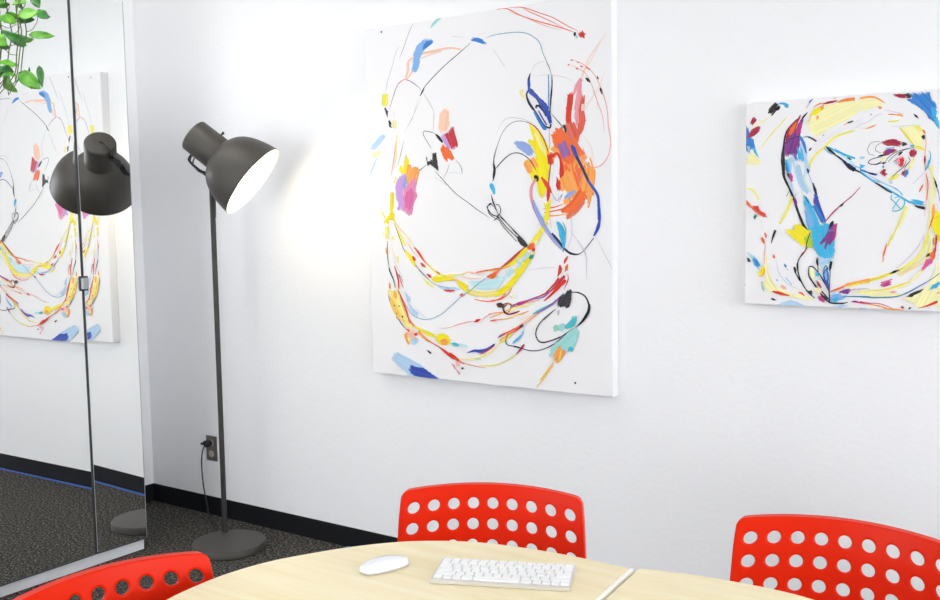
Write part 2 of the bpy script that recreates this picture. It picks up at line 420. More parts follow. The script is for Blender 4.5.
# ------------------------------------------------------------------ paintings
PAL = {"k": "15151a", "k2": "2e2d30", "k3": "4a1a1a", "n": "1d2244", "g2": "8a8a90", "g3": "c9c8cc", "w": "ecebed", "b1": "7fb0e6", "b2": "2f7fce", "b3": "8fa6e0", "b4": "37b3e2", "b5": "b4d3ee", "b6": "2b4bb0", "b7": "2f7fa8", "tq1": "43b9c6", "tq2": "9ddad6", "tq3": "bfe3e8", "gr": "1f8a70", "gr2": "8fd0bc", "y1": "f4e308", "y2": "f1e85a", "y3": "f5eba0", "y4": "f7f2b4", "y5": "f6e88a", "y6": "f4c85c", "y7": "a9c62a", "o1": "ee6a2e", "o2": "f6a24a", "o3": "f6c8ae", "o4": "f5d8c8", "r1": "d9301f", "r2": "e2614a", "r3": "eaa39a", "r4": "eb9aa2", "r5": "c22c3c", "r6": "a81f3c", "pk": "e05a98", "pk2": "b8307e", "pk3": "f0a0b8", "li": "c79ad8", "pu": "7a2f86", "v": "9a6ab0", "v2": "d5c8da", "pk4": "d868a2", "pk5": "df8ab4", "gb": "8fb0c0"}
BIG = """
p k 82 1386 90 1388 89 1380 85 1377
w g2 250 1398 8 229 1370 22 195 1303 22 176 1273 8
w g3 177 1320 9 158 1293 27 142 1252 27 112 1182 27 101 1132 10
p tq2 328 1368 342 1389 365 1403 387 1403 373 1394 346 1377
w o3 206 1189 65 218 1223 129 219 1251 113 245 1267 64 299 1279 95 362 1283 94 423 1286 69 474 1275 76
w o3 206 1182 41 239 1214 80 254 1255 64
w o4 281 1260 64 344 1274 94 388 1277 31
p b1 236 1218 244 1249 247 1281 264 1310 292 1330 312 1333 338 1327 343 1313 318 1301 295 1283 279 1260 276 1232 261 1211 251 1209
p b2 291 1290 296 1311 314 1323 338 1326 343 1315 318 1301
p b2 521 1303 528 1313 551 1311 577 1301 590 1287 584 1281 559 1292
w o4 551 1321 17 593 1326 17
w n 277 1119 11 296 1147 30 342 1184 30 404 1226 30 466 1262 29 522 1296 10
w k 275 1116 32 287 1132 72 296 1146 48
w gb 584 1305 7 617 1310 20 653 1313 7
w g2 433 1329 7 484 1320 7
w v 118 1073 11 139 1122 31 163 1167 31 192 1185 31 217 1182 31 251 1164 31 282 1140 11
w r3 163 1167 14 192 1185 40 213 1184 14
w g3 291 1129 8 322 1087 22 339 1058 8
d y2 32 5 0.15 99 1138 96 1089
p r1 639 1403 654 1403 654 1401
w r2 638 1403 14 682 1401 39 745 1368 39 815 1340 38 875 1319 38 927 1300 37 971 1281 13
w r2 691 1403 11 753 1396 31 823 1368 31 876 1346 30 935 1311 30 979 1287 10
w r3 690 1390 10 769 1356 27 845 1321 27 912 1297 9
w r2 753 1395 11 784 1376 31 845 1346 30 920 1306 10
p r1 979 1279 993 1284 997 1288 1002 1279 1010 1273 1005 1267 1006 1260 996 1262 987 1264
p k 963 1285 970 1284 971 1274 965 1269 961 1277
p tq2 968 1271 976 1274 978 1265 973 1260
w gb 608 1311 13 657 1313 36 713 1312 35 760 1305 35 795 1288 35 822 1264 35 836 1225 34 853 1191 12
w n 844 1212 9 853 1188 27 862 1171 27 870 1145 9
w k 872 1144 28 872 1106 49 867 1061 63 863 1022 42
w b2 858 1146 34 858 1088 42 856 1023 34
w g3 786 1159 7 794 1177 19 813 1192 19 844 1197 7
w g3 805 1147 5 858 1147 15 919 1134 15 955 1118 5
w n 782 1159 28 775 1137 100 776 1114 114 775 1097 72
w b6 775 1101 72 785 1093 200 804 1075 100 827 1051 212 850 1023 254
w n 773 1099 57 765 1082 72 776 1051 86 796 1027 86
w n 803 1033 57 815 1042 57 831 1034 57 842 1024 56
w g3 624 1260 20 671 1195 20
w o4 659 1202 16 683 1180 16
p y3 734 1104 754 1106 749 1089 765 1078 753 1069 738 1084
w o3 1093 1271 11 1050 1223 33 1021 1188 33 992 1128 33 977 1097 12
w o3 1068 1242 9 1029 1181 26 1007 1152 26 992 1115 9
w o4 1085 1138 10 1057 1084 29 1021 1037 30 1006 1012 10
w r2 949 1190 48 957 1189 48
w r2 937 1175 48 943 1173 48
w r2 970 1160 48 978 1155 47
w r2 987 1167 47 997 1161 47
w r2 974 1182 47 984 1178 47
w r2 1010 1161 54 1025 1150 61
w r3 949 1192 9 992 1175 26 1036 1140 26 1064 1093 25 1085 1038 25 1092 1007 9
w r3 941 1177 8 978 1159 22 1007 1139 22 1028 1106 22 1049 1054 22 1060 1009 8
w k 1008 1123 27 1017 1116 94 1027 1106 34
w k 1053 1124 47 1059 1114 40
w k 1064 1085 33 1069 1074 87 1074 1061 27
w r4 959 1067 69 974 1097 177 992 1121 149
w r4 969 1015 151 977 1053 178 985 1097 163 985 1119 95
w r1 940 1017 235 945 1042 234 946 1071 234
d y2 22 7 0.15 100 1138 97 1088
p k 92 1082 99 1086 104 1076 112 1068 109 1044 102 1055 98 1069
p k 112 1031 120 1033 128 1016 124 1010 130 1000 118 1005
w g3 112 1197 8 107 1165 23 102 1138 8
w o4 79 1112 13 70 1092 13
w r4 148 1073 8 141 1043 8
d y3 18 5 0.2 141 1034 146 997
w g3 267 1107 7 251 1068 20 233 1028 20 214 1006 7
w g3 293 1123 8 315 1095 22 340 1053 22 341 1026 22 338 981 8
p b5 10 921 28 942 70 974 89 978 98 971 74 948 39 919
p y4 15 900 50 915 79 909 38 887
w b5 50 888 24 25 846 70 7 815 25
w g2 191 949 9 174 900 27 156 850 9
w r4 121 812 16 138 885 45 148 944 16
w y3 154 974 35 150 893 59 139 841 35
w g3 284 1114 8 233 1033 22 193 976 8
w g2 342 1043 8 339 981 8
p o3 362 984 370 1041 388 1058 405 1059 415 1046 416 997 401 973 375 970
p li 374 956 386 966 399 961 411 931 426 906 412 901 392 924
p r5 391 961 406 969 422 984 435 988 440 963 452 929 454 914 439 907 426 902 413 923
p o1 369 904 379 924 400 914 420 898 438 865 425 860 407 867 403 855 387 868
w n 326 910 8 308 936 22 288 967 22 296 979 22 328 973 22 349 964 8
w k 349 964 56 364 950 131 382 931 74
p k2 302 865 312 861 328 870 331 893 349 894 357 846 361 823 341 833 320 848 306 844
p k2 298 886 306 871 302 861
w k 238 806 9 271 830 26 301 848 9
w k 340 824 9 371 796 26 438 735 26 498 697 25 543 668 25 597 638 9
w g2 340 801 8 397 766 8
w g2 382 791 8 403 824 21 411 848 7
w n 440 864 7 465 838 21 472 815 21 468 805 7
w g3 403 811 6 439 814 17 465 805 6
p y1 163 832 171 853 184 836 190 865 198 895 215 869 208 848 219 840 200 818 177 814
d o2 67 7 0.2 239 846 225 804 215 770
p li 147 789 172 810 194 818 188 780 181 737 188 685 173 666 168 681 157 668 146 677 157 694 145 720 141 764
p pk5 180 719 187 762 218 787 246 804 248 769 243 757 253 727 248 718 235 701 223 654 209 648 195 659 179 672 185 693
p pk4 186 719 198 745 221 760 236 744 231 701 212 667 193 685
d b3 21 4 0.2 199 809 181 758
d o2 25 4 0.3 233 838 206 783
d y1 20 4 0.3 125 747 121 694 111 668
p y1 85 634 105 655 123 673 136 651 127 633
w y2 70 664 44 88 638 44
w y2 144 807 48 135 781 48
w n 641 920 26 622 872 35 618 836 71 621 808 106 613 776 36
w n 645 835 9 625 820 9
w b4 599 764 107 611 752 196 620 727 89
w n 604 728 12 622 679 33 642 638 11
w k 627 666 10 603 691 29 588 679 29 597 651 29 636 630 10
w g2 620 816 9 620 856 24 641 920 24 670 966 24 709 989 24 755 988 24 801 966 23 833 929 23 853 890 23 864 839 8
w g3 631 952 7 671 1001 20 728 1002 20 792 982 7
p b3 706 916 722 920 754 915 778 901 796 877 791 865 772 862 754 875 726 893
p y1 774 983 797 965 820 953 837 921 857 892 862 839 854 785 849 738 831 707 815 719 804 763 790 771 772 795 758 815 752 843 768 850 791 849 804 829 802 865 791 889 768 913 773 925 796 916 783 951
d o2 51 8 0.3 768 852 795 806
d y5 15 4 0.3 801 950 841 863
d y3 12 3 0.4 824 910 848 855
w r5 765 987 15 801 966 43 833 925 43 853 878 42 864 839 42 856 769 43 852 707 15
w k 619 815 11 649 843 32 688 870 32 721 876 32 754 865 32 781 842 31 804 806 11
w k 620 840 35 621 816 106 617 800 35
p b4 601 760 611 768 620 748 624 731 612 734
w k 795 790 68 804 782 187 810 769 68
d o2 100 14 0.25 869 896 909 868 962 827 1005 795
p o1 869 935 887 955 910 960 923 940 954 949 988 932 975 899 988 879 1005 863 992 853 962 858 966 835 944 820 918 837 900 860 898 880 882 890 872 908
p r1 930 1015 937 1057 946 1076 956 1076 960 1063 953 1033 950 988 954 953 936 950 928 981
p r2 980 1038 994 1067 1006 1059 1002 1022 1008 976 997 939 971 911 976 956
p r4 967 1024 976 1061 982 1083 996 1082 991 1053 980 1016 982 970 971 956 963 987
d o4 13 3 0.3 999 1037 996 1007
d o1 123 18 0.35 935 836 952 782 970 728 987 681
d o2 74 10 0.35 909 829 926 767 952 705 960 674
d o2 57 9 0.4 1005 848 1018 795 1004 719 991 674
d o1 49 8 0.3 1004 727 960 674 916 647
w o1 836 656 33 889 663 54 952 678 53 987 697 32
w o2 835 644 28 880 644 46 934 651 28
w o1 830 668 18 880 675 50 916 686 17
p w 868 769 874 823 882 853 898 860 904 822 899 768 908 721 921 705 898 690 871 691 867 730
p w 906 729 926 738 934 721 916 698 903 706
p r1 850 863 869 868 882 865 873 854 877 834 864 823 853 831
w r1 873 854 100 889 867 83 902 853 99 909 829 132 910 798 215 904 779 50
p r1 888 784 904 768 906 733 892 731 886 753
w r1 825 784 68 849 754 168 867 726 50
w r1 852 761 67 854 722 152 850 694 34
w v 867 730 14 889 698 23 912 721 23 898 690 14
w r3 872 706 8 907 706 8
p b3 918 707 934 725 965 734 968 726 948 713 927 702
d v 33 3 0.4 909 906 940 836
d r2 41 4 0.4 941 973 967 911
w k 870 1008 13 901 975 38 923 951 13
w k 919 967 49 926 951 98 929 937 33
w b6 950 893 82 960 877 163 972 850 130 992 815 97 1018 764 97 1052 718 104 1058 680 104 1058 627 97
w n 970 854 81 992 815 97 1018 768 73
w r3 1070 1076 10 1091 1016 29 1097 949 29 1106 896 29 1094 845 29 1065 816 29 1031 813 30 1001 841 30 984 872 10
w r3 1036 1079 11 1057 1033 22 1074 987 22 1082 935 11
w o3 997 924 7 1031 877 19 1039 824 6
w r2 997 879 18 1007 856 18
w r4 804 778 85 785 755 103 780 724 120 789 684 120 805 652 120 825 629 119
p y1 835 691 853 687 857 628 833 629 842 660
w v 860 939 14 860 885 14
w b6 776 1136 100 777 1115 91 778 1097 118 795 1084 154 817 1064 135 839 1035 198 855 1009 197 866 975 116
w n 774 1096 36 766 1082 55 777 1056 64 797 1027 64 819 995 63 840 968 54 862 959 63 867 973 63
w b2 797 1021 64 816 989 91 838 960 117 849 954 45
w n 803 1037 36 809 1043 45 822 1034 54 836 1019 54 847 1001 54
w b6 816 1023 45 833 994 54 850 970 45
w n 874 1127 30 871 1078 38 866 1050 38 864 1008 31
w b2 859 1128 31 858 1046 31
w r3 860 955 22 861 922 27 861 880 22
w k 620 817 55 618 802 87 614 787 22
p b4 598 760 606 769 611 761 620 753 623 727 613 729 607 743
w n 605 725 16 612 698 45 629 667 16
w k 587 680 26 596 690 37 604 692 37 588 682 37 587 675 37 605 653 37 632 641 37 616 629 26
w k 623 686 23 638 687 33 646 672 33 644 655 33 626 643 23
w k 632 642 23 652 612 29 681 583 28 716 550 23
w k 644 642 23 682 610 28 720 573 23
p k2 719 568 727 573 751 553 767 536 751 529 734 538 722 553
w r4 795 774 63 782 748 63 782 714 95 792 682 95
w b3 790 685 74 801 665 126 818 641 147 838 617 136
w y1 860 701 99 851 657 125 833 614 100
w y1 846 621 172 820 585 173 786 548 159 764 526 80
w y2 833 607 78 812 563 111 799 545 63
w y1 777 541 64 808 578 79
w b3 788 702 79 804 665 142 833 614 141 875 560 93 912 527 62
w n 867 581 62 888 560 109 916 528 77
w b4 888 621 77 900 607 185 912 571 262 916 535 108 914 513 31
w gb 913 621 22 925 592 61 921 549 22
w n 916 528 62 937 512 92 957 506 69 982 508 30 1006 528 23 1038 564 30
w b6 1038 571 60 1054 599 119 1062 634 89 1061 669 67 1054 697 59
w v 783 702 10 800 651 28 837 592 27 883 542 27 916 517 9
w r3 859 657 16 865 600 16
w v2 933 528 11 950 578 31 948 635 30 958 656 11
w v2 974 557 13 1006 507 38 1009 464 38 1009 415 13
w g3 1046 571 8 1077 515 22 1108 459 22 1108 438 8
w v2 941 592 8 982 542 23 1014 486 8
p k2 714 566 728 574 747 556 766 532 754 527 729 544
w k 633 645 26 668 607 33 721 563 26
w k 642 649 26 686 607 32 730 570 26
p o2 764 532 782 548 792 543 794 526 781 519 768 519
p r1 783 526 794 530 795 515 786 513
p gr 765 489 777 500 791 503 785 488 772 484
w r5 594 441 20 630 443 58 675 473 57 720 507 57 751 530 20
w y1 594 437 32 648 450 91 702 481 89 755 526 31
w o2 602 418 23 639 446 66 684 473 23
w g3 763 445 8 823 453 24 891 458 8
p o1 593 422 607 430 630 442 621 420 602 409
w y1 592 350 201 629 355 199 674 379 246 710 414 211 741 448 145 772 482 96
w y2 728 422 81 763 467 80 794 512 48
w y2 679 420 49 710 444 114 746 474 113
p tq3 593 373 593 403 630 419 656 405 629 374
p tq3 657 420 693 443 710 440 683 417
p tq3 711 451 737 474 741 468 719 448
w o1 592 327 21 637 330 41 674 353 41 692 376 20
w r1 934 499 31 923 484 93 917 471 31
w r1 899 466 62 901 448 155 890 424 31
p o1 922 463 936 472 932 448 920 440
w r5 895 419 78 873 393 63 839 362 40
w r1 924 412 124 898 390 140 865 359 94 831 332 40
w r5 920 427 93 890 400 125 865 374 63 814 350 48
w r5 932 434 13 933 412 39 915 376 14
w r3 930 441 12 925 427 12
w pk2 814 350 48 770 334 64 726 319 114 709 316 65
w v 814 352 17 770 335 48 709 315 49 691 308 17
p k3 624 317 646 319 655 314 650 304 632 302
w k 650 299 41 659 282 66 681 277 58 726 291 41
w k3 657 314 33 678 319 37 693 308 37 686 293 37 668 283 37 655 293 33
w tq1 783 281 48 822 302 80 864 323 63 915 361 31
w v 813 295 20 864 323 55 915 365 19
w v 804 283 14 881 327 14
w o2 591 258 18 646 279 50 735 317 49 813 335 17
w y3 646 276 23 708 301 65 770 311 23
w o3 726 257 17 787 279 17
w y3 682 296 14 735 310 41 796 320 14
p k2 894 324 900 339 919 354 927 372 944 378 948 370 941 333 927 311 915 317 902 315
w k 948 368 23 972 369 46 1001 357 53 1017 329 68 1013 300 91 992 270 54
w k 830 262 13 856 286 36 881 305 12
d gr2 14 3 0.3 947 275 972 277
d g3 8 3 0.4 894 302 889 280
p y1 69 663 72 647 82 634 92 636 100 650 111 653 116 674 126 674 127 652 135 636 141 614 131 625 121 639 106 636 108 625 99 617 87 625 78 615 80 631
w y2 72 585 33 73 571 33
p y2 85 607 103 609 96 555 85 558
p y2 118 566 127 569 129 553 120 554
w y2 70 674 32 72 653 32
w y2 135 625 49 151 588 85 167 555 158 190 529 61
w y3 151 609 21 178 582 59 211 550 59 234 524 20
w o3 135 631 13 161 598 36 188 577 13
w n 134 620 10 147 588 27 164 550 27 180 513 27 213 476 27 246 444 27 279 416 27 311 390 9
w y1 183 513 36 206 489 169 226 462 132 239 444 36
w r3 194 550 11 221 513 32 254 482 11
w r1 231 524 24 254 500 60 274 477 54 300 453 24
w o1 231 526 14 254 508 40 287 466 40 313 448 14
w r1 223 489 48 232 476 132 237 470 24
w r1 263 463 36 274 454 107 289 445 24
w r1 292 419 36 307 411 107 317 404 36
w r1 335 430 35 348 423 117 365 415 29
p y1 315 406 338 412 378 410 429 411 429 398 390 395 351 388 325 388 315 395
w y1 287 461 37 326 435 62 365 415 61 429 418 36
w y2 275 400 36 298 382 83 329 367 30
w gb 252 434 16 298 398 31 338 377 31 390 369 31 428 365 15
w b5 350 370 44 389 363 87 428 362 43
w n 96 550 11 93 517 32 95 474 32 101 436 11
w o2 86 522 37 88 506 62 89 495 25
w y3 115 544 11 124 501 32 151 458 11
w g3 117 496 8 143 442 23 183 389 8
w k 100 441 37 104 425 56 121 393 43 130 360 25
w r1 128 447 37 139 420 61 147 388 74 148 355 55
w r2 149 415 25 159 388 43 172 362 37
w g2 149 415 22 159 405 37 173 381 22
p o2 98 378 105 381 106 354 96 354
p y3 141 485 150 491 152 458 145 458
w o2 405 397 28 438 400 56 477 378 28
p y1 438 398 466 394 488 381 496 363 531 360 569 357 601 360 639 368 665 384 697 416 723 447 754 482 775 513 780 504 774 478 749 443 717 408 686 376 659 353 622 341 580 337 537 340 498 343 471 360 449 373 438 386
d y5 20 5 0.2 504 352 569 348 633 357
p tq3 499 397 532 398 565 401 602 409 634 414 661 421 666 411 644 388 623 374 586 366 548 365 521 371 505 384
p tq3 666 435 692 449 708 444 687 431 671 428
p tq3 718 473 731 480 734 469 723 462
p tq3 749 499 770 513 775 500 754 487
p tq3 734 482 754 502 749 482 735 471
w gb 521 373 15 543 389 42 581 411 15
w y1 724 490 38 744 510 169 765 525 65
w y1 635 447 48 677 459 115 708 473 66 734 491 28
w o2 613 440 16 650 448 45 687 462 16
w y3 780 539 139 805 552 157
w r5 750 529 34 719 501 49 677 468 49 640 447 35
w pk2 640 450 24 614 445 48 587 441 29 565 436 24
w o1 645 452 38 629 436 77 616 423 78 597 418 58 581 414 34
p o1 581 417 597 427 619 427 629 432 624 418 610 407 597 409 586 411
w o1 505 424 18 549 434 51 592 441 50 635 446 17
w o3 450 418 18 495 431 51 538 427 51 571 435 18
w o3 461 410 15 516 407 42 570 413 15
w y2 405 418 71 433 419 50 478 421 25
w b5 404 369 44 432 366 87 454 360 43
p r1 404 358 418 356 421 354 404 351
p r1 451 342 463 349 481 343 473 338 462 333
w gb 402 291 31 431 313 43 459 335 43 504 361 43 537 385 42 576 410 29
w o1 520 328 21 552 323 42 590 321 42 622 328 42 649 340 41 667 356 21
p k2 719 555 750 556 767 534 757 528 742 534
p o1 762 525 775 543 793 547 795 530 782 521 770 519
p r1 782 517 787 527 794 525 791 515 784 512
p gr 768 489 775 500 790 503 792 498 782 489 773 483
p k3 623 314 638 318 659 313 656 302 632 300
w v 695 308 14 721 318 41 778 336 40 828 346 40 856 364 14
w pk2 714 314 38 729 319 123 752 326 47 788 338 37
w v 798 341 28 828 348 37 856 367 46
w k3 653 300 37 675 316 41 688 310 41 685 297 37
w k3 91 332 15 107 294 42 131 251 42 158 214 42 185 189 14
p n 130 243 139 244 147 230 137 233
p y5 95 343 120 349 147 350 154 318 170 280 186 243 199 217 219 207 205 195 181 199 161 228 138 260 114 294
p o2 119 344 127 349 137 339 140 317 129 311 122 322
d y6 27 6 0.3 101 327 131 268 175 215
p y5 91 348 106 349 99 335 89 332
w o1 154 334 37 174 297 55 190 260 55 200 217 49
w r1 144 350 43 164 318 43 184 284 31
w o1 180 275 48 199 233 69 226 207 68 260 188 48
w r1 154 329 13 180 275 37 196 238 13
w k 122 288 59 125 284 59
w k 147 287 58 150 283 58
w k 134 256 58 136 252 58
w k 162 246 58 169 240 58
p r1 179 193 198 195 226 188 246 176 232 167 215 170 195 181
w o2 246 187 121 266 169 121 292 155 84 312 148 30
w y1 226 207 61 260 193 109 293 181 168 326 173 107
p y1 323 170 346 182 372 186 395 177 406 162 399 145 378 139 358 139 342 147 332 160
p o2 352 156 379 168 398 156 388 142 362 139
p o2 172 172 184 181 199 176 203 165 190 154 198 135 193 129 182 142 175 156
p y3 187 156 203 165 208 152 198 138
p b5 211 152 222 164 242 160 245 146 232 137 221 128 211 136
d o3 37 5 0.4 191 181 239 162
w r1 282 154 24 312 145 36 351 129 53 384 110 130 422 89 117
p tq1 404 148 424 155 423 143
p k 285 113 293 114 311 105 307 99 296 104
p b5 104 63 119 80 112 91 129 87 126 96 144 93 157 86 182 79 216 66 256 52 279 38 289 33 159 23 132 43
p b6 193 31 200 44 212 48 235 43 269 40 289 33 194 26
p b5 179 351 192 335 209 320 203 301 194 298 185 324
p b5 195 303 221 277 248 260 244 246 227 248 207 271
w gb 187 287 25 214 255 41 247 241 41 281 237 40 321 244 40 368 265 40 401 290 39 427 310 23
w g3 228 288 10 261 258 27 288 243 9
w r3 347 206 9 386 208 26 425 218 9
w r1 376 358 35 396 356 82 428 358 46
p b5 108 68 118 90 128 83 133 94 161 85 203 66 250 39 296 21 341 2 313 2 220 2 192 3 155 32 127 48
p b6 193 29 201 44 212 48 222 43 259 38 287 33 314 18 348 2 313 2 249 2 221 5 202 13
w b5 341 2 19 386 2 19
w r3 401 211 12 444 225 35 495 239 34 530 244 12
p r1 517 239 530 250 553 254 544 245 529 238
w r3 547 239 12 572 261 34 607 277 33 648 284 12
w o2 586 273 31 634 281 44 681 283 31
w r1 593 247 31 613 250 56 644 256 31
w o2 613 250 27 668 260 54 721 276 53 767 293 26
w y3 647 256 15 695 268 41 748 280 14
p k3 622 310 631 317 654 316 656 307 645 300 628 302
w k3 651 304 40 658 283 50 668 278 40
w r6 665 279 37 681 277 62 708 283 49 727 291 24
w k3 656 290 37 665 281 62 675 278 31
w o2 658 308 13 679 318 37 694 312 37 688 298 37 675 286 13
p v 690 311 705 317 712 313 700 305
p y3 682 342 702 352 696 337
w tq1 784 282 48 813 297 84 845 313 71 889 337 35
w v 800 286 31 851 313 51 889 339 51 915 365 30
w o2 734 238 49 774 265 72 813 289 36
w o3 680 204 87 734 240 122 787 277 72
w o2 636 172 63 673 197 99 701 225 49
w r1 629 186 38 643 194 87 680 212 37 734 238 31
w o1 640 193 16 694 216 45 741 238 16
w r1 667 183 25 687 204 37 714 220 61 741 236 49
d k3 10 3 0.3 724 229 744 240
w v 627 184 25 643 194 75 653 197 25
w y2 632 161 38 660 182 87 694 204 49
d b4 9 3 0.3 690 164 707 177 733 201 747 230
w b5 713 188 17 740 213 49 747 236 17
w n 677 206 22 665 183 37 665 167 37 676 159 37 713 156 37 753 147 37 785 145 36 818 151 36 863 170 36 894 191 35 926 218 21
w n 670 162 9 706 154 25 772 146 8
w r6 746 167 49 736 156 86 723 141 61 709 127 31
w y2 709 127 23 679 106 46 638 86 46 590 74 47 541 73 24
w g3 706 128 9 665 100 25 617 79 9
p tq1 407 149 421 153 443 150 457 143 439 139 417 140
d tq3 10 3 0.3 443 147 493 141
w b6 485 117 32 517 127 90 545 127 128 577 137 89 605 154 76 615 161 25
w r1 542 114 26 577 131 51 612 153 25
w y2 470 91 24 541 102 47 598 129 46 639 170 23
w y3 434 90 28 485 91 56 527 95 28
w tq2 524 95 39 548 97 38
w r1 398 107 159 420 96 158 442 83 105 470 72 39
w r3 441 82 26 484 73 43 527 67 43 569 65 26
p o3 427 79 445 75 452 63 441 59 430 65
p pk3 405 72 423 64 430 47 451 34 444 27 433 41 419 52
p k 452 53 461 59 470 55 459 49
w k 870 297 12 832 268 30 806 239 48 796 210 48 805 186 48 828 179 48 863 189 47 901 204 53
w k 901 204 22 938 227 31 980 254 21
p k2 889 331 899 351 924 365 933 376 949 377 947 344 939 317 927 308 917 319 902 314 891 316
p gr2 870 237 879 248 892 246 888 227 876 220
p tq2 889 243 914 258 923 240 907 225 892 230
p tq1 920 245 939 262 951 277 970 281 969 264 957 247 938 238 926 234
p tq2 853 130 856 156 875 176 901 194 932 221 969 248 978 221 966 188 953 159 932 161 913 159 888 138 869 126
p tq1 928 149 932 166 947 174 956 162 947 152 938 156
d o2 35 6 0.35 910 162 875 113
w y6 878 116 33 843 74 48 813 38 34
w y6 871 98 33 836 62 48 816 38 34
w y6 862 98 25 823 50 25
w y6 904 156 59 897 128 106 892 106 24
p k 957 41 962 45 966 42 962 36 958 35
w y6 853 78 28 823 38 40 797 10 28
w k 1021 329 61 1017 300 76 996 271 84 972 248 46
"""
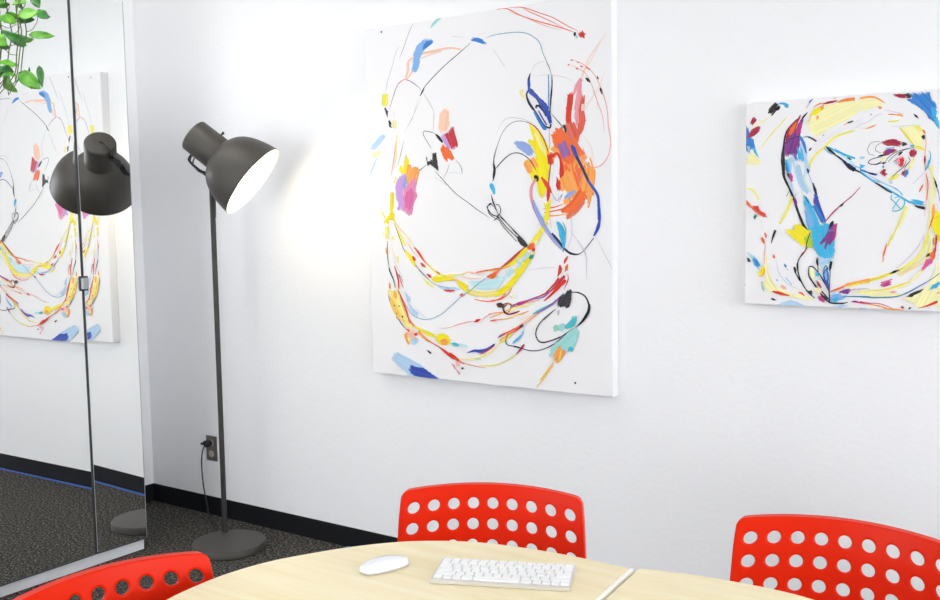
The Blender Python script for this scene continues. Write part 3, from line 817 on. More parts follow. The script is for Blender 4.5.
SMALL = """
p y4 2 447 7 476 20 490 31 482 47 460 52 445
p b2 2 576 10 557 14 538 25 530 30 504 28 490 18 494 10 483 12 478 5 487 2 495
p b4 23 501 31 504 35 486 47 465 39 471 27 486
p b6 2 576 5 546 4 520 7 491 2 495
p b4 2 467 2 472 4 463
p gr2 4 506 14 505 10 483
p r6 14 577 21 593 26 597 36 590 30 579 22 570
p r6 7 535 11 548 23 560 38 568 49 564 44 551 31 541 21 533 12 533
w y2 132 591 22 109 566 31 79 535 31 50 500 22
w y4 19 567 32 45 577 63 75 593 31
w b4 97 629 29 111 633 51 122 631 80 130 624 123 132 618 51
d k 22 5 0.3 104 631 90 619 75 602
p k 77 602 86 619 93 632 102 633 100 624 111 625 110 618 101 611 93 615 82 603
p y4 199 566 205 590 221 605 249 619 284 623 334 625 354 625 354 596 335 584 320 573 289 561 258 547 230 524 218 525 206 533 197 550
p w 218 521 258 543 297 558 335 568 355 571 355 545 336 542 290 523 250 499 219 472 206 489
w y2 204 428 40 206 448 67 223 472 67 247 491 66 274 518 66 305 530 65 336 536 39
w y2 189 563 24 217 602 32 245 620 32
w b6 192 617 23 201 631 46 209 639 23
d v2 4 2 0.3 190 611 200 629
p y1 199 591 211 606 229 615 241 618 239 604 231 599 221 591 207 588
p o2 231 615 244 622 242 608 235 602
p o2 221 587 229 589 227 577 222 575
w o3 197 570 30 205 594 30
p y3 268 638 280 641 278 633
w r6 241 622 24 256 625 72 272 627 63 284 629 20
w o2 282 624 32 307 629 110 334 630 94
w o1 288 627 20 311 630 31 334 632 23
w o1 211 614 14 229 623 39 244 625 14
w k 162 581 25 136 554 41 126 530 50 122 501 58 120 468 117 122 426 117
w k 196 601 12 183 588 57 173 572 33
p r6 174 588 166 572 157 544 144 527 134 517 126 509 128 534 140 558 156 577 170 590
p o1 136 533 142 553 156 571 164 576 156 553 146 533
p pu 126 513 140 529 157 548 169 572 183 582 177 555 173 523 172 499 164 474 158 458 149 471 137 471 126 468 123 493
p pk2 157 544 169 572 179 576 175 547 165 528
w k 130 509 15 144 522 25 173 529 15
p b5 133 459 149 469 162 454 172 486 177 519 184 510 194 473 199 424 129 426
w b4 131 459 58 133 443 100 142 426 75
w b2 158 475 58 164 454 58 171 441 21
w b2 173 527 65 184 506 90 192 477 49
d b4 16 5 0.4 170 499 178 457 187 424
w k 179 523 16 194 526 41 210 519 57 223 510 48
w b4 177 523 16 198 526 28
w k 200 482 24 204 487 57 208 492 20
w b2 179 523 25 188 498 41 194 473 24
w k 241 525 16 246 530 16
w k 251 494 24 263 482 88 279 468 56
w n 275 470 40 299 452 63 319 432 118 338 419 134
w b4 245 491 16 259 476 32 271 468 20
w b4 259 492 32 290 473 54 322 459 53 338 453 32
w k 314 457 24 320 454 55 328 450 20
w b4 278 485 24 306 468 40 338 455 31
w tq3 290 471 21 322 447 59 338 435 21
w k 312 560 24 320 562 55 331 565 31
w o2 303 555 27 314 560 27
p b2 490 633 512 634 542 634 549 617 561 597 562 544 551 551 538 563 531 577 513 593 491 608 480 618 492 621
p b4 561 567 567 548 571 525 560 537 555 550
p w 541 632 547 634 549 617 555 605 550 607
p b4 545 595 556 586 561 571 556 552 549 568
p r6 439 635 450 636 472 633 483 628 478 622 461 624 448 629
p k2 470 634 483 636 493 627 490 621 478 622 481 628
w o2 349 631 62 372 633 69 390 631 54 406 622 46 421 611 15
p y4 349 628 379 628 398 624 417 607 398 605 372 595 349 593
p o2 399 601 406 604 414 597 406 595
w o1 429 578 19 440 578 34 451 576 19
w o2 449 575 23 462 575 68 471 569 30
p k 379 582 382 583 384 581 381 579
w y2 429 558 31 444 557 51 459 559 31
w v2 350 553 14 373 560 20 399 578 20 414 580 14
w v2 421 592 14 447 584 20 473 578 14
w v2 437 542 6 474 542 17 503 542 17 518 532 6
p k 498 576 502 575 510 568 515 560 512 561 504 567
w o2 366 540 23 381 544 46 396 550 23
w o4 350 541 26 373 543 26
p y4 463 539 478 542 501 542 514 534 525 524 529 508 528 489 519 478 508 478 493 493 482 514
w y2 463 537 30 482 514 60 497 492 45 508 478 22
p y2 499 542 510 543 525 529 529 521 518 526 509 532
w o1 525 529 19 529 523 52 532 516 18
p k 522 508 527 515 532 512 532 502 527 499
w o3 532 516 18 535 489 33 533 458 30 535 412 30
w r6 533 454 22 533 441 52 533 429 15
w y1 504 477 22 515 478 74 532 470 30
p y4 543 423 554 427 556 411 545 412
p b4 490 485 504 486 503 481 493 481
w b4 544 467 18 548 454 26 545 433 44 535 412 26
p r6 410 499 421 503 430 504 442 506 456 503 469 496 471 487 460 483 446 487 433 486 416 491
p k2 468 497 479 493 487 489 481 486 471 483
p r6 417 467 424 475 438 478 457 476 455 469 442 464 428 459 420 460
p pu 424 473 438 475 450 473 439 466 426 463
w k 403 457 19 413 459 54 426 460 38
w b4 425 479 26 449 481 26
p r6 490 464 494 472 503 475 510 469 510 457 503 450 493 451
p pk3 451 444 461 452 474 455 478 447 473 436 475 426 465 422 462 430 452 434
p r1 464 446 472 453 477 443 473 430 467 426
w k 461 457 23 466 463 60 472 467 15
w r6 448 440 21 461 450 21
w g2 408 501 14 385 498 17 374 481 17 379 465 17 394 460 14
w n 416 455 18 394 452 23 379 445 23 379 437 23 398 433 23 417 438 23 428 437 18
w g2 412 497 14 399 488 17 397 474 17 412 467 14
w n 504 479 13 475 472 17 450 458 17 432 439 14
w n 501 479 6 464 471 17 435 455 17 421 434 6
w k 417 433 23 420 436 61 423 439 19
w n 487 452 7 493 441 20 482 426 20 478 414 7
p y4 413 452 428 455 420 444 409 438
p y4 488 418 493 433 501 448 506 444 500 425 495 413
p tq3 448 439 456 442 460 430 451 431
p b5 419 418 425 420 423 416
w y1 491 417 28 499 437 39 503 448 27
p b5 352 458 367 459 364 452 352 450
p b4 352 436 368 432 364 426 353 422
p b5 140 449 157 456 198 454 206 422 194 406 175 361 160 341 150 353 137 399
p w 149 444 169 456 186 447 194 414 211 380 220 331 208 315 191 336 175 353 158 349 149 390
w k 120 458 125 122 433 100 125 404 83 141 370 58 156 336 75 167 303 75 180 270 74 190 249 82 202 235 66
p b2 128 449 136 445 143 424 137 411 130 428
w b4 136 449 58 140 432 58 145 415 21
p pk2 139 411 145 419 152 407 153 390 147 388 141 399
p pu 156 345 165 332 168 314 161 314 156 328
p n 132 418 141 415 142 399 136 405
d b5 21 4 0.3 161 448 174 398 195 348
w tq3 190 430 37 188 393 61 207 356 37
w k 196 429 33 199 421 65 200 413 24
w b4 200 414 15 213 380 15
p b4 181 357 191 344 204 331 216 303 229 278 237 253 253 261 267 257 272 241 250 208 212 208 203 237 192 274 190 303 187 336
p b1 192 319 200 311 212 282 221 249 209 241 198 270
w n 214 384 33 221 362 81 227 345 33
p b6 218 354 228 347 236 319 247 290 255 267 251 261 241 278 228 302 218 327
p pu 214 335 221 331 226 313 220 313
w k 191 344 16 197 334 33 202 322 16
d b2 12 4 0.3 216 319 237 282 249 257
w pk2 354 367 18 331 341 30 308 322 30 277 294 30 249 259 18
w k 294 310 32 301 314 64 307 320 32
w r6 253 263 12 273 288 28 292 306 12
p pu 238 208 250 229 269 249 279 261 282 257 289 261 284 233 280 208
p pk2 272 237 282 253 290 260 286 237 281 216
w k 265 245 32 273 259 89 278 267 24
p y1 157 253 172 255 182 251 191 237 203 228 211 216 209 208 156 208 160 233
w y1 130 241 17 143 228 84 160 216 100
p y7 189 233 203 228 211 220 209 208 193 208
w y2 113 258 45 126 283 75 142 316 75 150 343 45
w y1 138 308 25 144 324 58 152 341 33
w y4 121 279 16 138 304 16
w k 133 344 15 141 360 15
w y2 200 438 43 212 454 43
w b4 298 450 21 353 424 21
w n 302 450 40 325 427 71 353 412 39
w b2 353 420 63 372 412 54 395 403 46 402 405 62
w k 376 409 23 389 406 62 399 404 23
w n 353 412 31 376 394 23 395 381 31
w b4 353 416 31 395 381 46 430 361 46 475 332 53 497 318 38
w k 397 379 31 411 371 54 430 357 54 445 348 31
w b4 391 387 15 429 373 27 459 358 30 475 340 27
w b5 376 404 18 414 381 52 452 362 18
p b4 497 322 502 329 533 322 535 310 519 312 503 314
w k 509 310 30 519 306 67 534 302 82 538 298 52
w b4 467 338 38 486 326 30 499 318 30
w tq1 445 343 28 443 331 34 455 319 34 464 307 34 472 299 27
w tq1 446 296 28 457 294 34 472 301 34 481 317 34 478 332 27
w b4 448 300 23 458 319 29 467 331 23
w tq1 451 333 21 467 337 21
w y2 484 309 53 476 284 61 462 248 46 446 209 38
w y4 495 311 24 480 276 40 462 241 24
p r6 410 409 419 420 427 417 425 408 432 404 425 397 416 402
p y2 433 390 447 400 466 405 462 395 448 386 438 384
p r6 469 401 473 410 482 416 485 406 479 395
p b2 482 414 489 418 489 404 483 393 477 393
p b5 437 384 446 386 444 374 439 374
p r1 461 428 474 443 476 434 470 422
p pk3 450 444 465 444 463 434 454 438
w n 483 443 7 476 424 20 455 405 20 444 388 7
p b2 415 424 419 430 423 428 420 422
p y4 496 439 505 442 500 427 491 421
w n 375 439 19 387 434 23 402 435 23 413 442 18
w b4 545 440 44 542 425 52 535 410 19
w r6 532 441 30 533 431 19
w v2 535 410 12 517 388 17 503 373 12
w o3 538 406 19 539 372 33 540 333 30 536 279 19
w o1 537 402 17 543 372 28 541 325 17
w y4 545 425 37 555 394 74 554 344 89 552 287 82 546 240 67
w y2 547 417 22 557 383 30 560 333 30
p k 557 392 562 384 568 367 570 354 565 361 561 375
w n 569 356 22 573 340 15 575 321 11
w o1 520 349 19 525 360 45 530 371 19
p y1 556 252 560 271 563 290 568 294 577 290 579 210 566 225 560 237
w o2 560 314 30 559 294 89 558 271 45
w o1 558 275 37 553 256 37 548 240 22
w o1 563 271 12 577 279 12
w r6 568 210 22 567 225 37
w y2 548 240 37 543 209 52
p y4 581 108 584 7 569 22 555 14 526 9 511 20 489 31 481 38 521 56 553 80 567 116 573 155
p y4 359 58 409 56 458 65 502 91 534 127 547 177 553 224 564 224 558 181 545 131 517 95 484 70 436 53 481 50 466 38 406 36 360 46
w y2 359 83 71 397 92 63 435 105 70 472 121 69 508 146 83 533 177 83 546 224 82
w o2 359 82 63 378 86 55 401 94 23
w y1 359 78 21 405 92 59 450 111 58 490 132 20
w v2 461 125 17 483 145 29 508 173 28 522 193 28 536 224 17
w y2 465 105 28 487 118 46 516 138 45 534 154 45 547 174 45 556 212 27
w o3 472 102 21 501 122 34 537 142 20
w k 444 109 12 457 115 69 471 121 15
w o1 423 154 23 428 176 54 434 198 19
w o2 423 142 19 426 154 39
w y2 437 192 54 446 216 54 451 224 38
d pk 16 5 0.35 418 74 434 79 454 87
p pk2 422 72 435 83 446 87 443 77 432 69
w y1 383 57 20 428 61 35 469 74 46 500 87 19
p pk3 442 54 455 58 468 56 453 51
w b7 360 37 40 398 36 35 436 38 35 470 43 35 503 59 38 532 78 30 557 94 22 581 114 22
p k2 490 41 503 51 514 57 539 67 532 58 518 50 505 41
w k 490 39 16 518 56 31 537 66 16
w o4 478 32 23 489 37 38 496 42 15
p b4 550 59 561 77 582 91 582 81 571 69 561 67
p pk 534 132 544 154 557 158 564 156 559 143 545 131 531 117
p o1 551 164 562 181 570 201 570 182 565 154 559 149 555 158
p k2 542 160 548 170 554 174 552 164 546 160
w r6 571 224 18 569 201 36 566 166 18
w o1 568 224 30 566 209 37 565 193 19
w k 561 216 15 561 197 15
p y1 575 224 578 224 579 201 573 209
w pk2 360 22 40 383 19 28 418 18 23 452 7 15
w o2 360 17 25 391 15 41 422 10 41 448 3 24
w o2 426 6 23 448 4 54 471 2 54 486 2 23
p r6 474 8 480 14 488 11 484 6
p k 497 8 504 12 507 10 500 4
w r1 526 9 15 548 17 45 569 27 82 578 32 30
w b5 360 2 56 380 2 24
p r6 569 30 574 34 576 25
w o2 575 54 30 582 58 37
w y4 70 154 51 72 112 111 86 69 197 116 45 170 158 34 84 179 34 83
p y4 58 71 73 78 99 44 95 38 73 48
w g3 75 107 7 90 70 19 112 45 7
w o1 65 230 51 69 222 60 71 214 21
w k 67 222 26 71 214 21
w o1 56 216 60 61 205 77 66 194 26
w k 100 239 68 93 220 59 87 197 17
p b4 24 151 31 156 42 145 54 126 44 117 33 126 28 139
p b2 29 149 40 144 50 125 41 122
p tq3 6 168 15 166 29 154 22 147
p k2 8 149 12 151 20 141 20 134 12 138
p y1 44 102 53 109 55 124 64 124 66 107 60 92 51 88
w o2 66 120 31 64 103 52 55 92 31
p o1 91 159 95 162 101 152 98 148 93 152
p b2 128 130 131 134 137 124 134 119
p o2 134 121 141 115 140 111
w k 159 124 25 163 114 75 165 104 25
w k 165 105 22 178 80 22
w k 177 151 22 169 130 31 173 105 22
p b1 103 85 110 81 109 76 105 79
w g3 102 146 7 115 100 19 145 67 19 175 55 7
w b4 134 90 19 154 67 19
d o3 10 3 0.3 118 64 139 52
w r1 92 44 43 112 40 102 133 35 68 150 33 17
w o1 116 34 25 133 33 34
p k 86 20 91 23 107 18 103 15 93 16
p k 2 65 2 66 4 62 2 59
w k 58 73 29 60 71 29
w gr2 58 69 23 61 52 39 67 43 23
p b5 104 2 121 9 150 19 175 11 179 3 150 2
w o1 175 43 33 179 43 42
w y4 130 239 19 147 226 31 168 210 19
p y1 132 239 164 239 176 235 177 197 160 214
w o3 69 192 19 65 158 39 68 129 19
p o1 2 335 9 332 19 319 16 309 6 322
p r1 26 316 42 317 52 299 68 291 70 280 55 283 36 296 25 304
w o1 16 319 52 39 296 51 65 280 32
p gr 28 280 34 290 40 284 33 271
w y2 6 373 31 25 366 51 39 347 51 45 334 31
w v2 52 271 9 59 239 9
p y1 129 242 154 239 160 254 176 258 185 251 210 233 216 189 202 183 180 201
w k 207 233 20 200 183 20
w b4 213 239 82 228 198 245 248 177 407 257 149 244 265 136 81
p b4 207 239 280 239 284 214 281 157 269 147 261 157 245 144 235 165 224 189 214 198 215 222
p b5 235 161 253 151 273 155 269 141 249 124 237 132
p tq3 245 124 265 136 273 132 270 67 250 91
p y1 145 231 158 239 211 239 214 198 208 185 195 187 179 193 162 214
p y7 189 214 207 231 218 198 214 183 200 185
p pu 237 198 252 218 264 239 285 239 280 214 275 202 268 192 262 196 255 177 252 181 254 204 242 192
w pk2 285 239 32 282 218 64 276 204 32
w k 209 231 25 199 202 31 195 177 31 183 164 25
w r6 199 183 25 190 168 37 179 154 21
w k 187 168 25 173 143 31 172 118 31 176 97 31 189 68 31 206 44 31 226 28 25
w k 161 124 33 164 114 67 163 105 21
w k 164 105 25 178 85 31 193 60 25
p k2 194 58 206 50 216 52 219 40 214 38 204 46
w k 231 153 33 231 140 74 234 128 33
w n 233 128 25 235 111 25
w k 274 143 73 271 126 81 270 112 24
w n 271 112 24 270 75 24 269 50 33 271 15 41
w n 205 119 25 209 126 33 221 123 37 238 103 37 256 74 41 269 50 24
w n 205 119 25 207 96 37 222 73 49 240 49 57 271 15 41
p y4 209 121 221 115 224 82 211 98
p tq3 227 111 240 99 244 82 234 86
p b4 227 111 234 108 237 95 229 96
p b6 250 103 254 122 261 126 266 108 268 58 260 66 252 83
p b1 254 103 258 118 262 108 262 83 257 87
w n 250 99 22 253 122 27 259 129 27 266 116 22
p r6 228 82 233 83 246 62 244 58 234 68
p y4 218 61 234 61 255 41 238 41
p pk2 232 34 245 37 257 21 253 14 241 20
d k 12 3 0.3 242 49 267 21
w o3 230 57 20 255 37 20
p b1 273 38 287 42 303 45 311 39 326 40 311 27 287 22 273 17
p b4 275 26 295 35 303 27 287 16
w k 271 15 41 289 14 57 311 15 48 325 19 24
p pu 295 47 310 56 330 61 334 56 326 44 313 45
p pk 326 54 348 63 338 54
p b5 273 46 283 55 289 47 279 38
w o1 271 49 24 291 57 65 310 66 56 326 76 56
w o2 310 66 32 326 74 88 349 80 72 388 90 86
w y1 322 66 29 349 75 48 388 82 28
w b7 311 35 20 342 37 36 389 38 31
w v2 330 54 27 361 61 45 388 62 27
w pk2 335 20 16 346 22 64 362 19 32 389 18 24
w y2 338 48 29 388 54 28
w o1 177 45 21 185 41 58 194 33 21
w y4 148 33 109 181 30 108 222 23 66
p b5 148 16 173 13 198 2 165 2 148 4
p b1 202 4 217 2 229 2 219 2
p b5 275 5 311 11 331 9 303 2
"""
def ribbon(bm, lay, P, Wd, col, y, W, H):
    n = len(P); rows = []
    for i, (x, z) in enumerate(P):
        a, b = P[max(i-1, 0)], P[min(i+1, n-1)]
        dx, dz = b[0]-a[0], b[1]-a[1]; l = math.hypot(dx, dz) or 1
        h = Wd[i]/2; row = []
        for s in (-1, 1):
            v = bm.verts.new((min(max(x-dz/l*h*s, .5), W-.5)/1000, y, min(max(z+dx/l*h*s, .5), H-.5)/1000)); v[lay] = col; row.append(v)
        rows.append(row)
    for a, b in zip(rows, rows[1:]):
        bm.faces.new((a[0], a[1], b[1], b[0]))
def spline(P, sub=5):
    out = []
    for i in range(len(P)-1):
        a, b, c, d = P[max(i-1, 0)], P[i], P[i+1], P[min(i+2, len(P)-1)]
        for k in range(sub):
            t = k/sub
            out.append(tuple(.5*(2*b[j]+(c[j]-a[j])*t+(2*a[j]-5*b[j]+4*c[j]-d[j])*t*t+(3*b[j]-a[j]-3*c[j]+d[j])*t**3) for j in range(len(b))))
    out.append(P[-1]); return out
def jit(c, rnd, a):
    f = 1+rnd.uniform(-a, a*.6); w = max(0, rnd.uniform(-.5, 1))*a*.55
    return tuple(min(1, x*f)*(1-w)+.86*w for x in c[:3])+(1,)
def fill(bm, lay, P, c, y, W, H, rnd):
    """a dab of paint, laid down as parallel bristle strokes along its long axis"""
    n = len(P); mx = sum(p[0] for p in P)/n; mz = sum(p[1] for p in P)/n
    sxx = sum((p[0]-mx)**2 for p in P); szz = sum((p[1]-mz)**2 for p in P); sxz = sum((p[0]-mx)*(p[1]-mz) for p in P)
    th = .5*math.atan2(2*sxz, sxx-szz); ca, sa = math.cos(th), math.sin(th)
    L = [((p[0]-mx)*ca+(p[1]-mz)*sa, -(p[0]-mx)*sa+(p[1]-mz)*ca) for p in P]
    v0, v1 = min(p[1] for p in L), max(p[1] for p in L); ext = v1-v0
    k = max(4, min(46, int(ext/1.9))); st = ext/k
    for i in range(k):
        v = v0+(i+.5)*st; xs = []
        for (a, b), (d, e) in zip(L, L[1:]+L[:1]):
            if (b <= v) != (e <= v): xs.append(a+(v-b)/(e-b)*(d-a))
        xs.sort()
        for a, b in zip(xs[::2], xs[1::2]):
            l = b-a
            if l < .8: continue
            if k > 6:
                j = min(6, l*.09); a -= rnd.uniform(-j, j*.8); b += rnd.uniform(-j, j*.8)
            col = jit(c, rnd, .09); m = max(2, min(8, int(l/12)))
            pts = [(a+(b-a)*q/m, v+rnd.uniform(-.12, .12)*st) for q in range(m+1)]
            pts = [(mx+u*ca-w*sa, mz+u*sa+w*ca) for u, w in pts]
            ws = [st*rnd.uniform(1.15, 1.5)*(.55 if q in (0, m) else 1) for q in range(m+1)]
            ribbon(bm, lay, pts, ws, col, y-.000001*(i % 9), W, H)
def painting(label, dims, data, seed):
    x0, x1, z0, z1, t = dims; W, H = (x1-x0)*1000, (z1-z0)*1000
    rnd = random.Random(seed)
    root = tag(empty('painting', (x0, 0, z0)), label, 'painting', 'paintings on the white wall')
    link('canvas', newbox(0, x1-x0, -t, -.0003, 0, z1-z0), M['canvas'], root, bevel=.003, segs=2)
    bm = bmesh.new(); lay = bm.verts.layers.float_color.new('pigment')
    y = -t-.0004
    for line in data.strip().splitlines():
        f = line.split(); c = (*srgb(PAL[f[1]]), 1); y -= .000005
        if f[0] == 'w':
            v = list(map(float, f[2:])); P = [(v[i], v[i+1], v[i+2]/10) for i in range(0, len(v), 3)]
            Q_ = spline(P) if len(P) > 2 else spline([P[0], tuple((a+b)/2 for a, b in zip(*P)), P[1]])
            wm = max(w for *_, w in Q_)
            ribbon(bm, lay, [(a, b) for a, b, _ in Q_], [max(.5, w*(1+rnd.uniform(-.12, .12))) for *_, w in Q_], jit(c, rnd, .05), y, W, H)
            if wm > 9:          # loaded brush: visible bristle tracks
                k = int(wm/3); n = len(Q_)
                for i in range(k):
                    o_ = (i+.5)/k-.5; i0 = int(rnd.uniform(0, .5)*n); i1 = n-int(rnd.uniform(0, .5)*n)
                    if i1-i0 < 3: continue
                    pts_, ws_ = [], []
                    for j in range(i0, i1):
                        a, b = Q_[max(j-1, 0)], Q_[min(j+1, n-1)]; dx, dz = b[0]-a[0], b[1]-a[1]; l = math.hypot(dx, dz) or 1
                        h = Q_[j][2]*o_*1.06; pts_.append((Q_[j][0]-dz/l*h, Q_[j][1]+dx/l*h)); ws_.append(Q_[j][2]/k*rnd.uniform(.5, 1.1)*(.4 if j in (i0, i1-1) else 1))
                    y -= .000001; ribbon(bm, lay, pts_, ws_, jit(c, rnd, .16), y, W, H)
        elif f[0] == 'd':
            wd_, n, j = float(f[2]), int(f[3]), float(f[4]); v = list(map(float, f[5:]))
            P = [(v[i], v[i+1]) for i in range(0, len(v), 2)]; S_ = spline(P, 8)
            L = sum(math.dist(a, b) for a, b in zip(S_, S_[1:]))
            for k in range(n):
                o_ = ((k+.5)/n-.5)*wd_; m = len(S_)
                i0 = int(rnd.uniform(0, j)*m*.7); i1 = m-int(rnd.uniform(0, j)*m)
                if i1-i0 < 3: continue
                seg = S_[i0:i1]; dx, dz = seg[-1][0]-seg[0][0], seg[-1][1]-seg[0][1]; l = math.hypot(dx, dz) or 1
                q = [(x-dz/l*o_, z+dx/l*o_) for x, z in seg]; w = wd_/n*rnd.uniform(.75, 1.45); y -= .000002
                ribbon(bm, lay, q, [w*(.35 if i in (0, len(q)-1) else 1) for i in range(len(q))], jit(c, rnd, .14), y, W, H)
        else:
            v = list(map(float, f[2:])); P = [(v[i], v[i+1]) for i in range(0, len(v), 2)]
            fill(bm, lay, P, c, y, W, H, rnd); y -= .000012
    bmesh.ops.triangulate(bm, faces=[f for f in bm.faces if len(f.verts) > 4])
    for f in bm.faces:
        f.normal_update()
        if f.normal.y > 0: f.normal_flip()
    me = bpy.data.meshes.new('brushwork'); bm.to_mesh(me); bm.free(); me.materials.append(M['paint'])
    o = bpy.data.objects.new('brushwork', me); COL.objects.link(o); o.parent = root
    return root
painting('tall white abstract canvas with looping yellow, orange and blue strokes beside the lamp', (1.5411, 2.6511, 0.7959, 2.2003, 0.0447), BIG, 3)
painting('smaller square abstract canvas with blue, purple and yellow strokes at the right', (3.1244, 3.7667, 1.1485, 1.7908, 0.0428), SMALL, 5)

# ------------------------------------------------------------------ tables
TZ = .73
def table(label, pts, seam, col_xy):
    r = tag(empty('table', (*col_xy, 0)), label, 'table', 'maple table halves pushed together')
    O_ = Vector((*col_xy, 0))
    loc = [(x-O_.x, y-O_.y) for x, y in pts]
    bm = bmesh.new(); prism(bm, loc, TZ-.026, TZ)
    link('tabletop', bm, M['maple'], r, bevel=.003)
    (ax, ay), (bx, by) = [(a-O_.x, b-O_.y) for a, b in seam]
    if seam[2:] or True:
        d = Vector((bx-ax, by-ay, 0)).normalized(); n = Vector((-d.y, d.x, 0))
        if n.x*(0-ax)+n.y*(0-ay) > 0: n = -n
        bm = bmesh.new()
        q = [(ax, ay), (bx, by), (bx+n.x*.0075, by+n.y*.0075), (ax+n.x*.0075, ay+n.y*.0075)]
        prism(bm, q, TZ-.027, TZ+.0004)
        o = link('edge_band', bm, M['cream'], r); o['label'] = 'pale edge band along the joint'
    bm = bmesh.new(); tube(bm, [(0, 0, .028), (0, 0, TZ-.03)], .045, 24); link('column', bm, M['steel'], r, smooth=False)
    bm = bmesh.new(); lathe(bm, [(.0005, 0), (.0005, .19), (.01, .195), (.022, .19), (.03, .06), (.03, 0)], (0, 0, 0), (0, 0, 1), 48); autosmooth(link('base', bm, M['steel'], r))
    bm = bmesh.new(); box(bm, -.12, .12, -.22, .22, TZ-.032, TZ-.0265); link('top_plate', bm, M['steel'], r)
    return r
left = [(3.372, -1.383), (3.253, -1.380), (3.182, -1.384), (3.112, -1.393), (3.04, -1.407), (2.975, -1.432), (2.915, -1.467), (2.86, -1.511), (2.793, -1.593), (2.738, -1.690), (2.706, -1.764), (2.689, -1.845), (2.687, -1.92), (2.698, -2.017),
        (2.735, -2.11), (2.79, -2.20), (2.87, -2.285), (2.985, -2.36), (3.12, -2.405), (3.27, -2.42), (3.474, -2.42)]
left2 = [tuple(v) for v in spline(left[:-1], 4)]+[left[-1]]
table('left rounded half of the maple table, holding the keyboard and mouse', left2, [left[0], left[-1]], (3.16, -1.93))
right = [(3.386, -1.373), (3.467, -1.351), (3.53, -1.342), (3.586, -1.337), (3.665, -1.336), (3.735, -1.347), (3.86, -1.385), (3.98, -1.46), (4.08, -1.58), (4.14, -1.75), (4.155, -1.93), (4.14, -2.10), (4.08, -2.25), (3.98, -2.35), (3.86, -2.41), (3.735, -2.44), (3.488, -2.44)]
right2 = [tuple(v) for v in spline(right[:-1], 4)]+[right[-1]]
r_ = table('right rounded half of the maple table, its top bare', right2, [right[0], right[-1]], (3.78, -1.93))
for ch in list(r_.children):
    if ch.name.startswith('edge_band'): bpy.data.objects.remove(ch)

# ------------------------------------------------------------------ keyboard and mouse
kbd = tag(empty('keyboard', (3.1815, -1.5655, TZ), math.atan2(.1095, .252)), 'slim white computer keyboard lying on the left table half', 'keyboard')
bm = bmesh.new()
prof = [(-.0575, .0006), (.0575, .0006), (.0575, .0120), (-.0575, .0080)]
KW = .1395
a = [bm.verts.new((-KW, y, z)) for y, z in prof]; b = [bm.verts.new((KW, y, z)) for y, z in prof]
bm.faces.new(a); bm.faces.new(b[::-1])
for i in range(4): bm.faces.new((a[i], b[i], b[(i+1) % 4], a[(i+1) % 4]))
link('case', bm, M['alu'], kbd, bevel=.0012)
P_ = .0192; rows_ = [([1.0]*14, .009), ([1]*13+[1.4], .0162), ([1.45]+[1]*12+[.95], .0162), ([1.7]+[1]*11+[1.7], .0162), ([2.2]+[1]*10+[2.2], .0162), ([1, 1, 1, 1.25, 5.0, 1.25, 1, .95, .95, 1], .0162)]
cache = {}; y = .0555
for ws, hgt in rows_:
    tot = sum(ws); x = -KW+.003; k_ = (2*KW-.006)/tot
    for w in ws:
        wid = w*k_-.0032; key = (round(wid, 4), hgt)
        cy = y-hgt/2; cz = .0080+.004*(cy+.0575)/.115+.0001
        if key not in cache:
            bm = bmesh.new(); box(bm, -wid/2, wid/2, -hgt/2, hgt/2, 0, .0022)
            bmesh.ops.bevel(bm, geom=[e for e in bm.edges if abs((e.verts[0].co-e.verts[1].co).z) > .001], offset=.0018, segments=2, affect='EDGES')
            o = link('key', bm, M['key'], kbd); cache[key] = o
        else:
            o = cache[key].copy(); COL.objects.link(o)
        o.location = (x+w*k_/2, cy, cz); o.rotation_euler = (math.atan2(.004, .115), 0, 0)
        x += w*k_
    y -= hgt+.0026

ms = tag(empty('computer_mouse', (2.944, -1.655, TZ), math.atan2(.108, .036)), 'low glossy white computer mouse on the table left of the keyboard', 'mouse')
bm = bmesh.new(); U, V = 24, 16; grid = []
for i in range(U+1):
    t = i/U*2-1; hx = .0565*math.sin(t*PI/2)
    wid = .0285*(max(0, 1-abs(hx/.0565)**3.2))**.5
    prof_h = .0075+.0125*max(0, 1-((hx+.006)/.064)**2)
    grid.append([bm.verts.new((hx, wid*math.sin((j/V*2-1)*PI/2), .0045+(prof_h)*max(0, 1-abs(math.sin((j/V*2-1)*PI/2))**2.6)*(1 if wid > .0005 else 0))) for j in range(V+1)])
for a, b in zip(grid, grid[1:]):
    for j in range(V): bm.faces.new((a[j], a[j+1], b[j+1], b[j]))
bmesh.ops.remove_doubles(bm, verts=bm.verts, dist=1e-5)
bmesh.ops.holes_fill(bm, edges=[e for e in bm.edges if e.is_boundary])
autosmooth(link('shell', bm, M['gloss_white'], ms), 50)
bm = bmesh.new()
prism(bm, [(.0555*math.sin(t), .028*math.copysign(abs(math.cos(t))**.62, math.cos(t))) for t in [2*PI*k/48 for k in range(48)]], .0008, .0046)
o = link('base', bm, M['socket'], ms); o['label'] = 'grey metal underside'
bm = bmesh.new(); box(bm, -.048, .048, -.019, .019, .0003, .0012); link('foot', bm, M['alu'], ms)

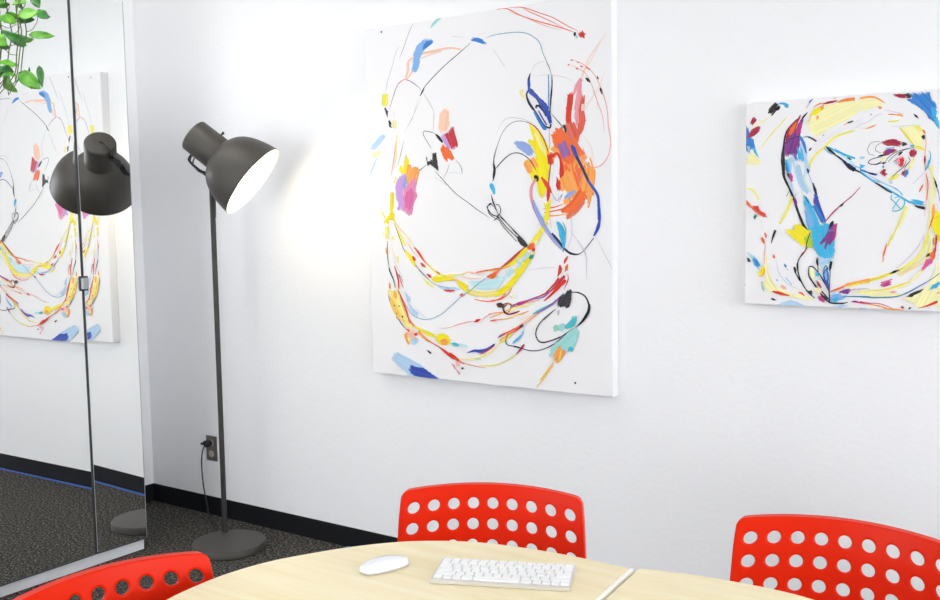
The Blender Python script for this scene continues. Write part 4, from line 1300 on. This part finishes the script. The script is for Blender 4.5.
# ------------------------------------------------------------------ chairs
ZT, BOW, ARCH, TILT, PU, PV, V0, WB = .78, .0387, .014, .1296, .0494, .0519, .0423, .4558
def surf(u, v, off=0):
    k = (u/.22)**2
    z = -v-.010-ARCH*k; yy = -BOW*k+math.tan(TILT)*z
    n = Vector((2*BOW*u/.22**2, 1, -math.tan(TILT))).normalized()   # points to the back of the chair
    return Vector((u, yy, ZT+z))+n*off
def rnd_(u, v, hb, cr=.015):
    su = 1 if u > 0 else -1; a = (abs(u)-(WB/2-cr))/cr
    for top in (True, False):
        b = (cr-v)/cr if top else (v-(hb-cr))/cr
        if a > 0 and b > 0:
            a2, b2 = a*math.sqrt(1-b*b/2), b*math.sqrt(1-a*a/2)
            u = su*(WB/2-cr+a2*cr); v = cr-b2*cr if top else hb-cr+b2*cr
    u *= 1+.06*max(0, min(1, v/hb))-.012*max(0, 1-v/.06)
    return u, v
def backrest_bm():
    bm = bmesh.new(); NC, NR, R = 9, 5, .0143
    us = [-WB/2]+[(i-3.5)*PU for i in range(8)]+[WB/2]
    vs = [0]+[V0+(i+.5)*PV for i in range(NR-1)]+[V0+(NR-1)*PV+.05]
    hb = vs[-1]
    def rnd2(u, v):
        return rnd_(u, v, hb)
    SD = 6
    def vert(u, v):
        return bm.verts.new(surf(*rnd2(u, v)))
    for c in range(NC):
        for r in range(NR):
            u0, u1, v0, v1 = us[c], us[c+1], vs[r], vs[r+1]
            hu, hv = (c-4)*PU, V0+r*PV
            out = []
            for k in range(SD): out.append((u0+(u1-u0)*k/SD, v0))
            for k in range(SD): out.append((u1, v0+(v1-v0)*k/SD))
            for k in range(SD): out.append((u1-(u1-u0)*k/SD, v1))
            for k in range(SD): out.append((u0, v1-(v1-v0)*k/SD))
            ins = []
            cs = []
            n = len(out)
            for k in range(n):
                side, f = k//SD, (k % SD)/SD
                ang = -3*PI/4+side*PI/2+f*PI/2
                ins.append((hu+R*math.cos(ang), hv+R*math.sin(ang)))
            # outer ring, a middle ring and the rim of the hole
            ro = [vert(*q) for q in out]
            rm = [vert(hu+(i_[0]-hu)*1.35, hv+(i_[1]-hv)*1.35) for i_ in ins]
            ri = [vert(*q) for q in ins]
            for A, B in ((ro, rm), (rm, ri)):
                for k in range(n):
                    j = (k+1) % n; bm.faces.new((A[k], A[j], B[j], B[k]))
    bmesh.ops.remove_doubles(bm, verts=bm.verts, dist=2e-4)
    return bm, hb
def make_chair():
    root = empty('chair')
    bm, hb = backrest_bm()
    # rolled rim along the outer outline
    cen = {}
    be = [e for e in bm.edges if e.is_boundary]
    def on_outline(v):
        for c in range(9):
            for r in range(5):
                q = surf(*rnd_((c-4)*PU, V0+r*PV, hb))
                if (v.co-q).length < .0175: return False
        return True
    outer = [e for e in be if on_outline(e.verts[0]) and on_outline(e.verts[1])]
    mid = surf(0, hb/2)
    for off, out_ in ((.0012, .0014), (.017, .0003), (.002, -.0012)):
        ex = bmesh.ops.extrude_edge_only(bm, edges=outer)
        nv = [v for v in ex['geom'] if isinstance(v, bmesh.types.BMVert)]
        for v in nv:
            rad = Vector((v.co.x-mid.x, 0, v.co.z-mid.z)); 
            rad = Vector((max(-1, min(1, rad.x/(WB/2)))**3, 0, max(-1, min(1, rad.z/(hb/2)))**3)).normalized()
            v.co += Vector((0, off, 0))+rad*out_
        outer = [e for e in ex['geom'] if isinstance(e, bmesh.types.BMEdge)]
    b = autosmooth(link('backrest', bm, M['red'], root), 20)
    sm = b.modifiers.new('thickness', 'SOLIDIFY'); sm.thickness = .005; sm.offset = 0
    # seat : dished red shell
    bm = bmesh.new(); n = 14; g = []
    yb = surf(0, ZT-.45).y-.02; sd = .40; sw = .215
    for i in range(n+1):
        a = i/n*2-1; row = []
        for j in range(n+1):
            c = j/n*2-1
            u = a*math.sqrt(1-.18*c*c); w = c*math.sqrt(1-.18*a*a)
            z = .452+.012*(a*a)-.02*max(0, (-c-.6)/.4)**2+.03*max(0, (c-.7)/.3)**2
            row.append(bm.verts.new((u*sw*1.1, yb-sd/2+w*sd/2*1.1, z)))
        g.append(row)
    for p, q in zip(g, g[1:]):
        for j in range(n): bm.faces.new((p[j], q[j], q[j+1], p[j+1]))
    s = link('seat', bm, M['red'], root, smooth=True); sm = s.modifiers.new('thickness', 'SOLIDIFY'); sm.thickness = .012; sm.offset = -1
    cy = yb-sd/2
    for sx in (-1, 1):
        for sy in (-1, 1):
            bm = bmesh.new()
            tube(bm, [(sx*.15, cy+sy*.13, .438), (sx*.165, cy+sy*.15, .41), (sx*.205, cy+sy*.20, .0005)], .011, 12)
            link('leg', bm, M['steel'], root, smooth=True)
        bm = bmesh.new()
        e = surf(sx*.12, hb-.02, .010)
        tube(bm, smooth_path([(sx*.12, cy+.08, .432), (sx*.12, yb+.02, .432), (sx*.12, yb+.055, .46), e+Vector((0, .004, -.03)), e+Vector((0, .002, .02))], 6), .009, 12)
        link('back_post', bm, M['steel'], root, smooth=True)
    bm = bmesh.new(); tube(bm, [(-.15, cy, .428), (.15, cy, .428)], .010, 10); link('seat_rail', bm, M['steel'], root, smooth=True)
    return root
def dup(root):
    r = root.copy(); COL.objects.link(r)
    for ch in root.children:
        c = ch.copy(); COL.objects.link(c); c.parent = r
    return r
proto = make_chair()
spots = [(2.8711, -1.1382, math.radians(23.55), 'red perforated plastic chair behind the table, under the tall painting'),
         (3.6922, -.9715, math.radians(4.47), 'red perforated plastic chair at the far right, under the smaller painting'),
         (2.5500, -2.0650, math.radians(82.6), 'red perforated plastic chair at the left, in front of the wardrobe')]
chairs = [proto, dup(proto), dup(proto)]
for c, (x, y, r, lab) in zip(chairs, spots):
    c.location = (x, y, 0); c.rotation_euler = (0, 0, r)
    tag(c, lab, 'chair', 'red chairs around the table')

# ------------------------------------------------------------------ daylight and camera
w = bpy.data.worlds.new('sky'); scene.world = w; w.use_nodes = True
bg = w.node_tree.nodes['Background']; bg.inputs['Color'].default_value = (.91, .95, 1, 1); bg.inputs['Strength'].default_value = 11.0

cam = bpy.data.cameras.new('camera'); cam.lens = 38.5185; cam.sensor_width = 36; cam.clip_start = .05
co = bpy.data.objects.new('camera', cam); COL.objects.link(co)
yaw, pit, rol = 0.61262, -0.09037, -0.01582
r = Vector((math.cos(yaw), math.sin(yaw), 0)); fw = Vector((-math.sin(yaw), math.cos(yaw), 0)); upv = Vector((0, 0, 1))
f2 = fw*math.cos(pit)+upv*math.sin(pit); u2 = upv*math.cos(pit)-fw*math.sin(pit)
r3 = r*math.cos(rol)+u2*math.sin(rol); u3 = u2*math.cos(rol)-r*math.sin(rol)
mw = Matrix((r3, u3, -f2)).transposed().to_4x4(); mw.translation = Vector((4.2626,-3.2074,1.4693))
co.matrix_world = mw
scene.camera = co
scene.view_settings.view_transform = 'Standard'; scene.view_settings.look = 'None'
scene.view_settings.exposure = 0.05; scene.view_settings.gamma = 1; scene.view_settings.use_curve_mapping = False
scene.cycles.max_bounces = 10; scene.cycles.diffuse_bounces = 6; scene.cycles.glossy_bounces = 6
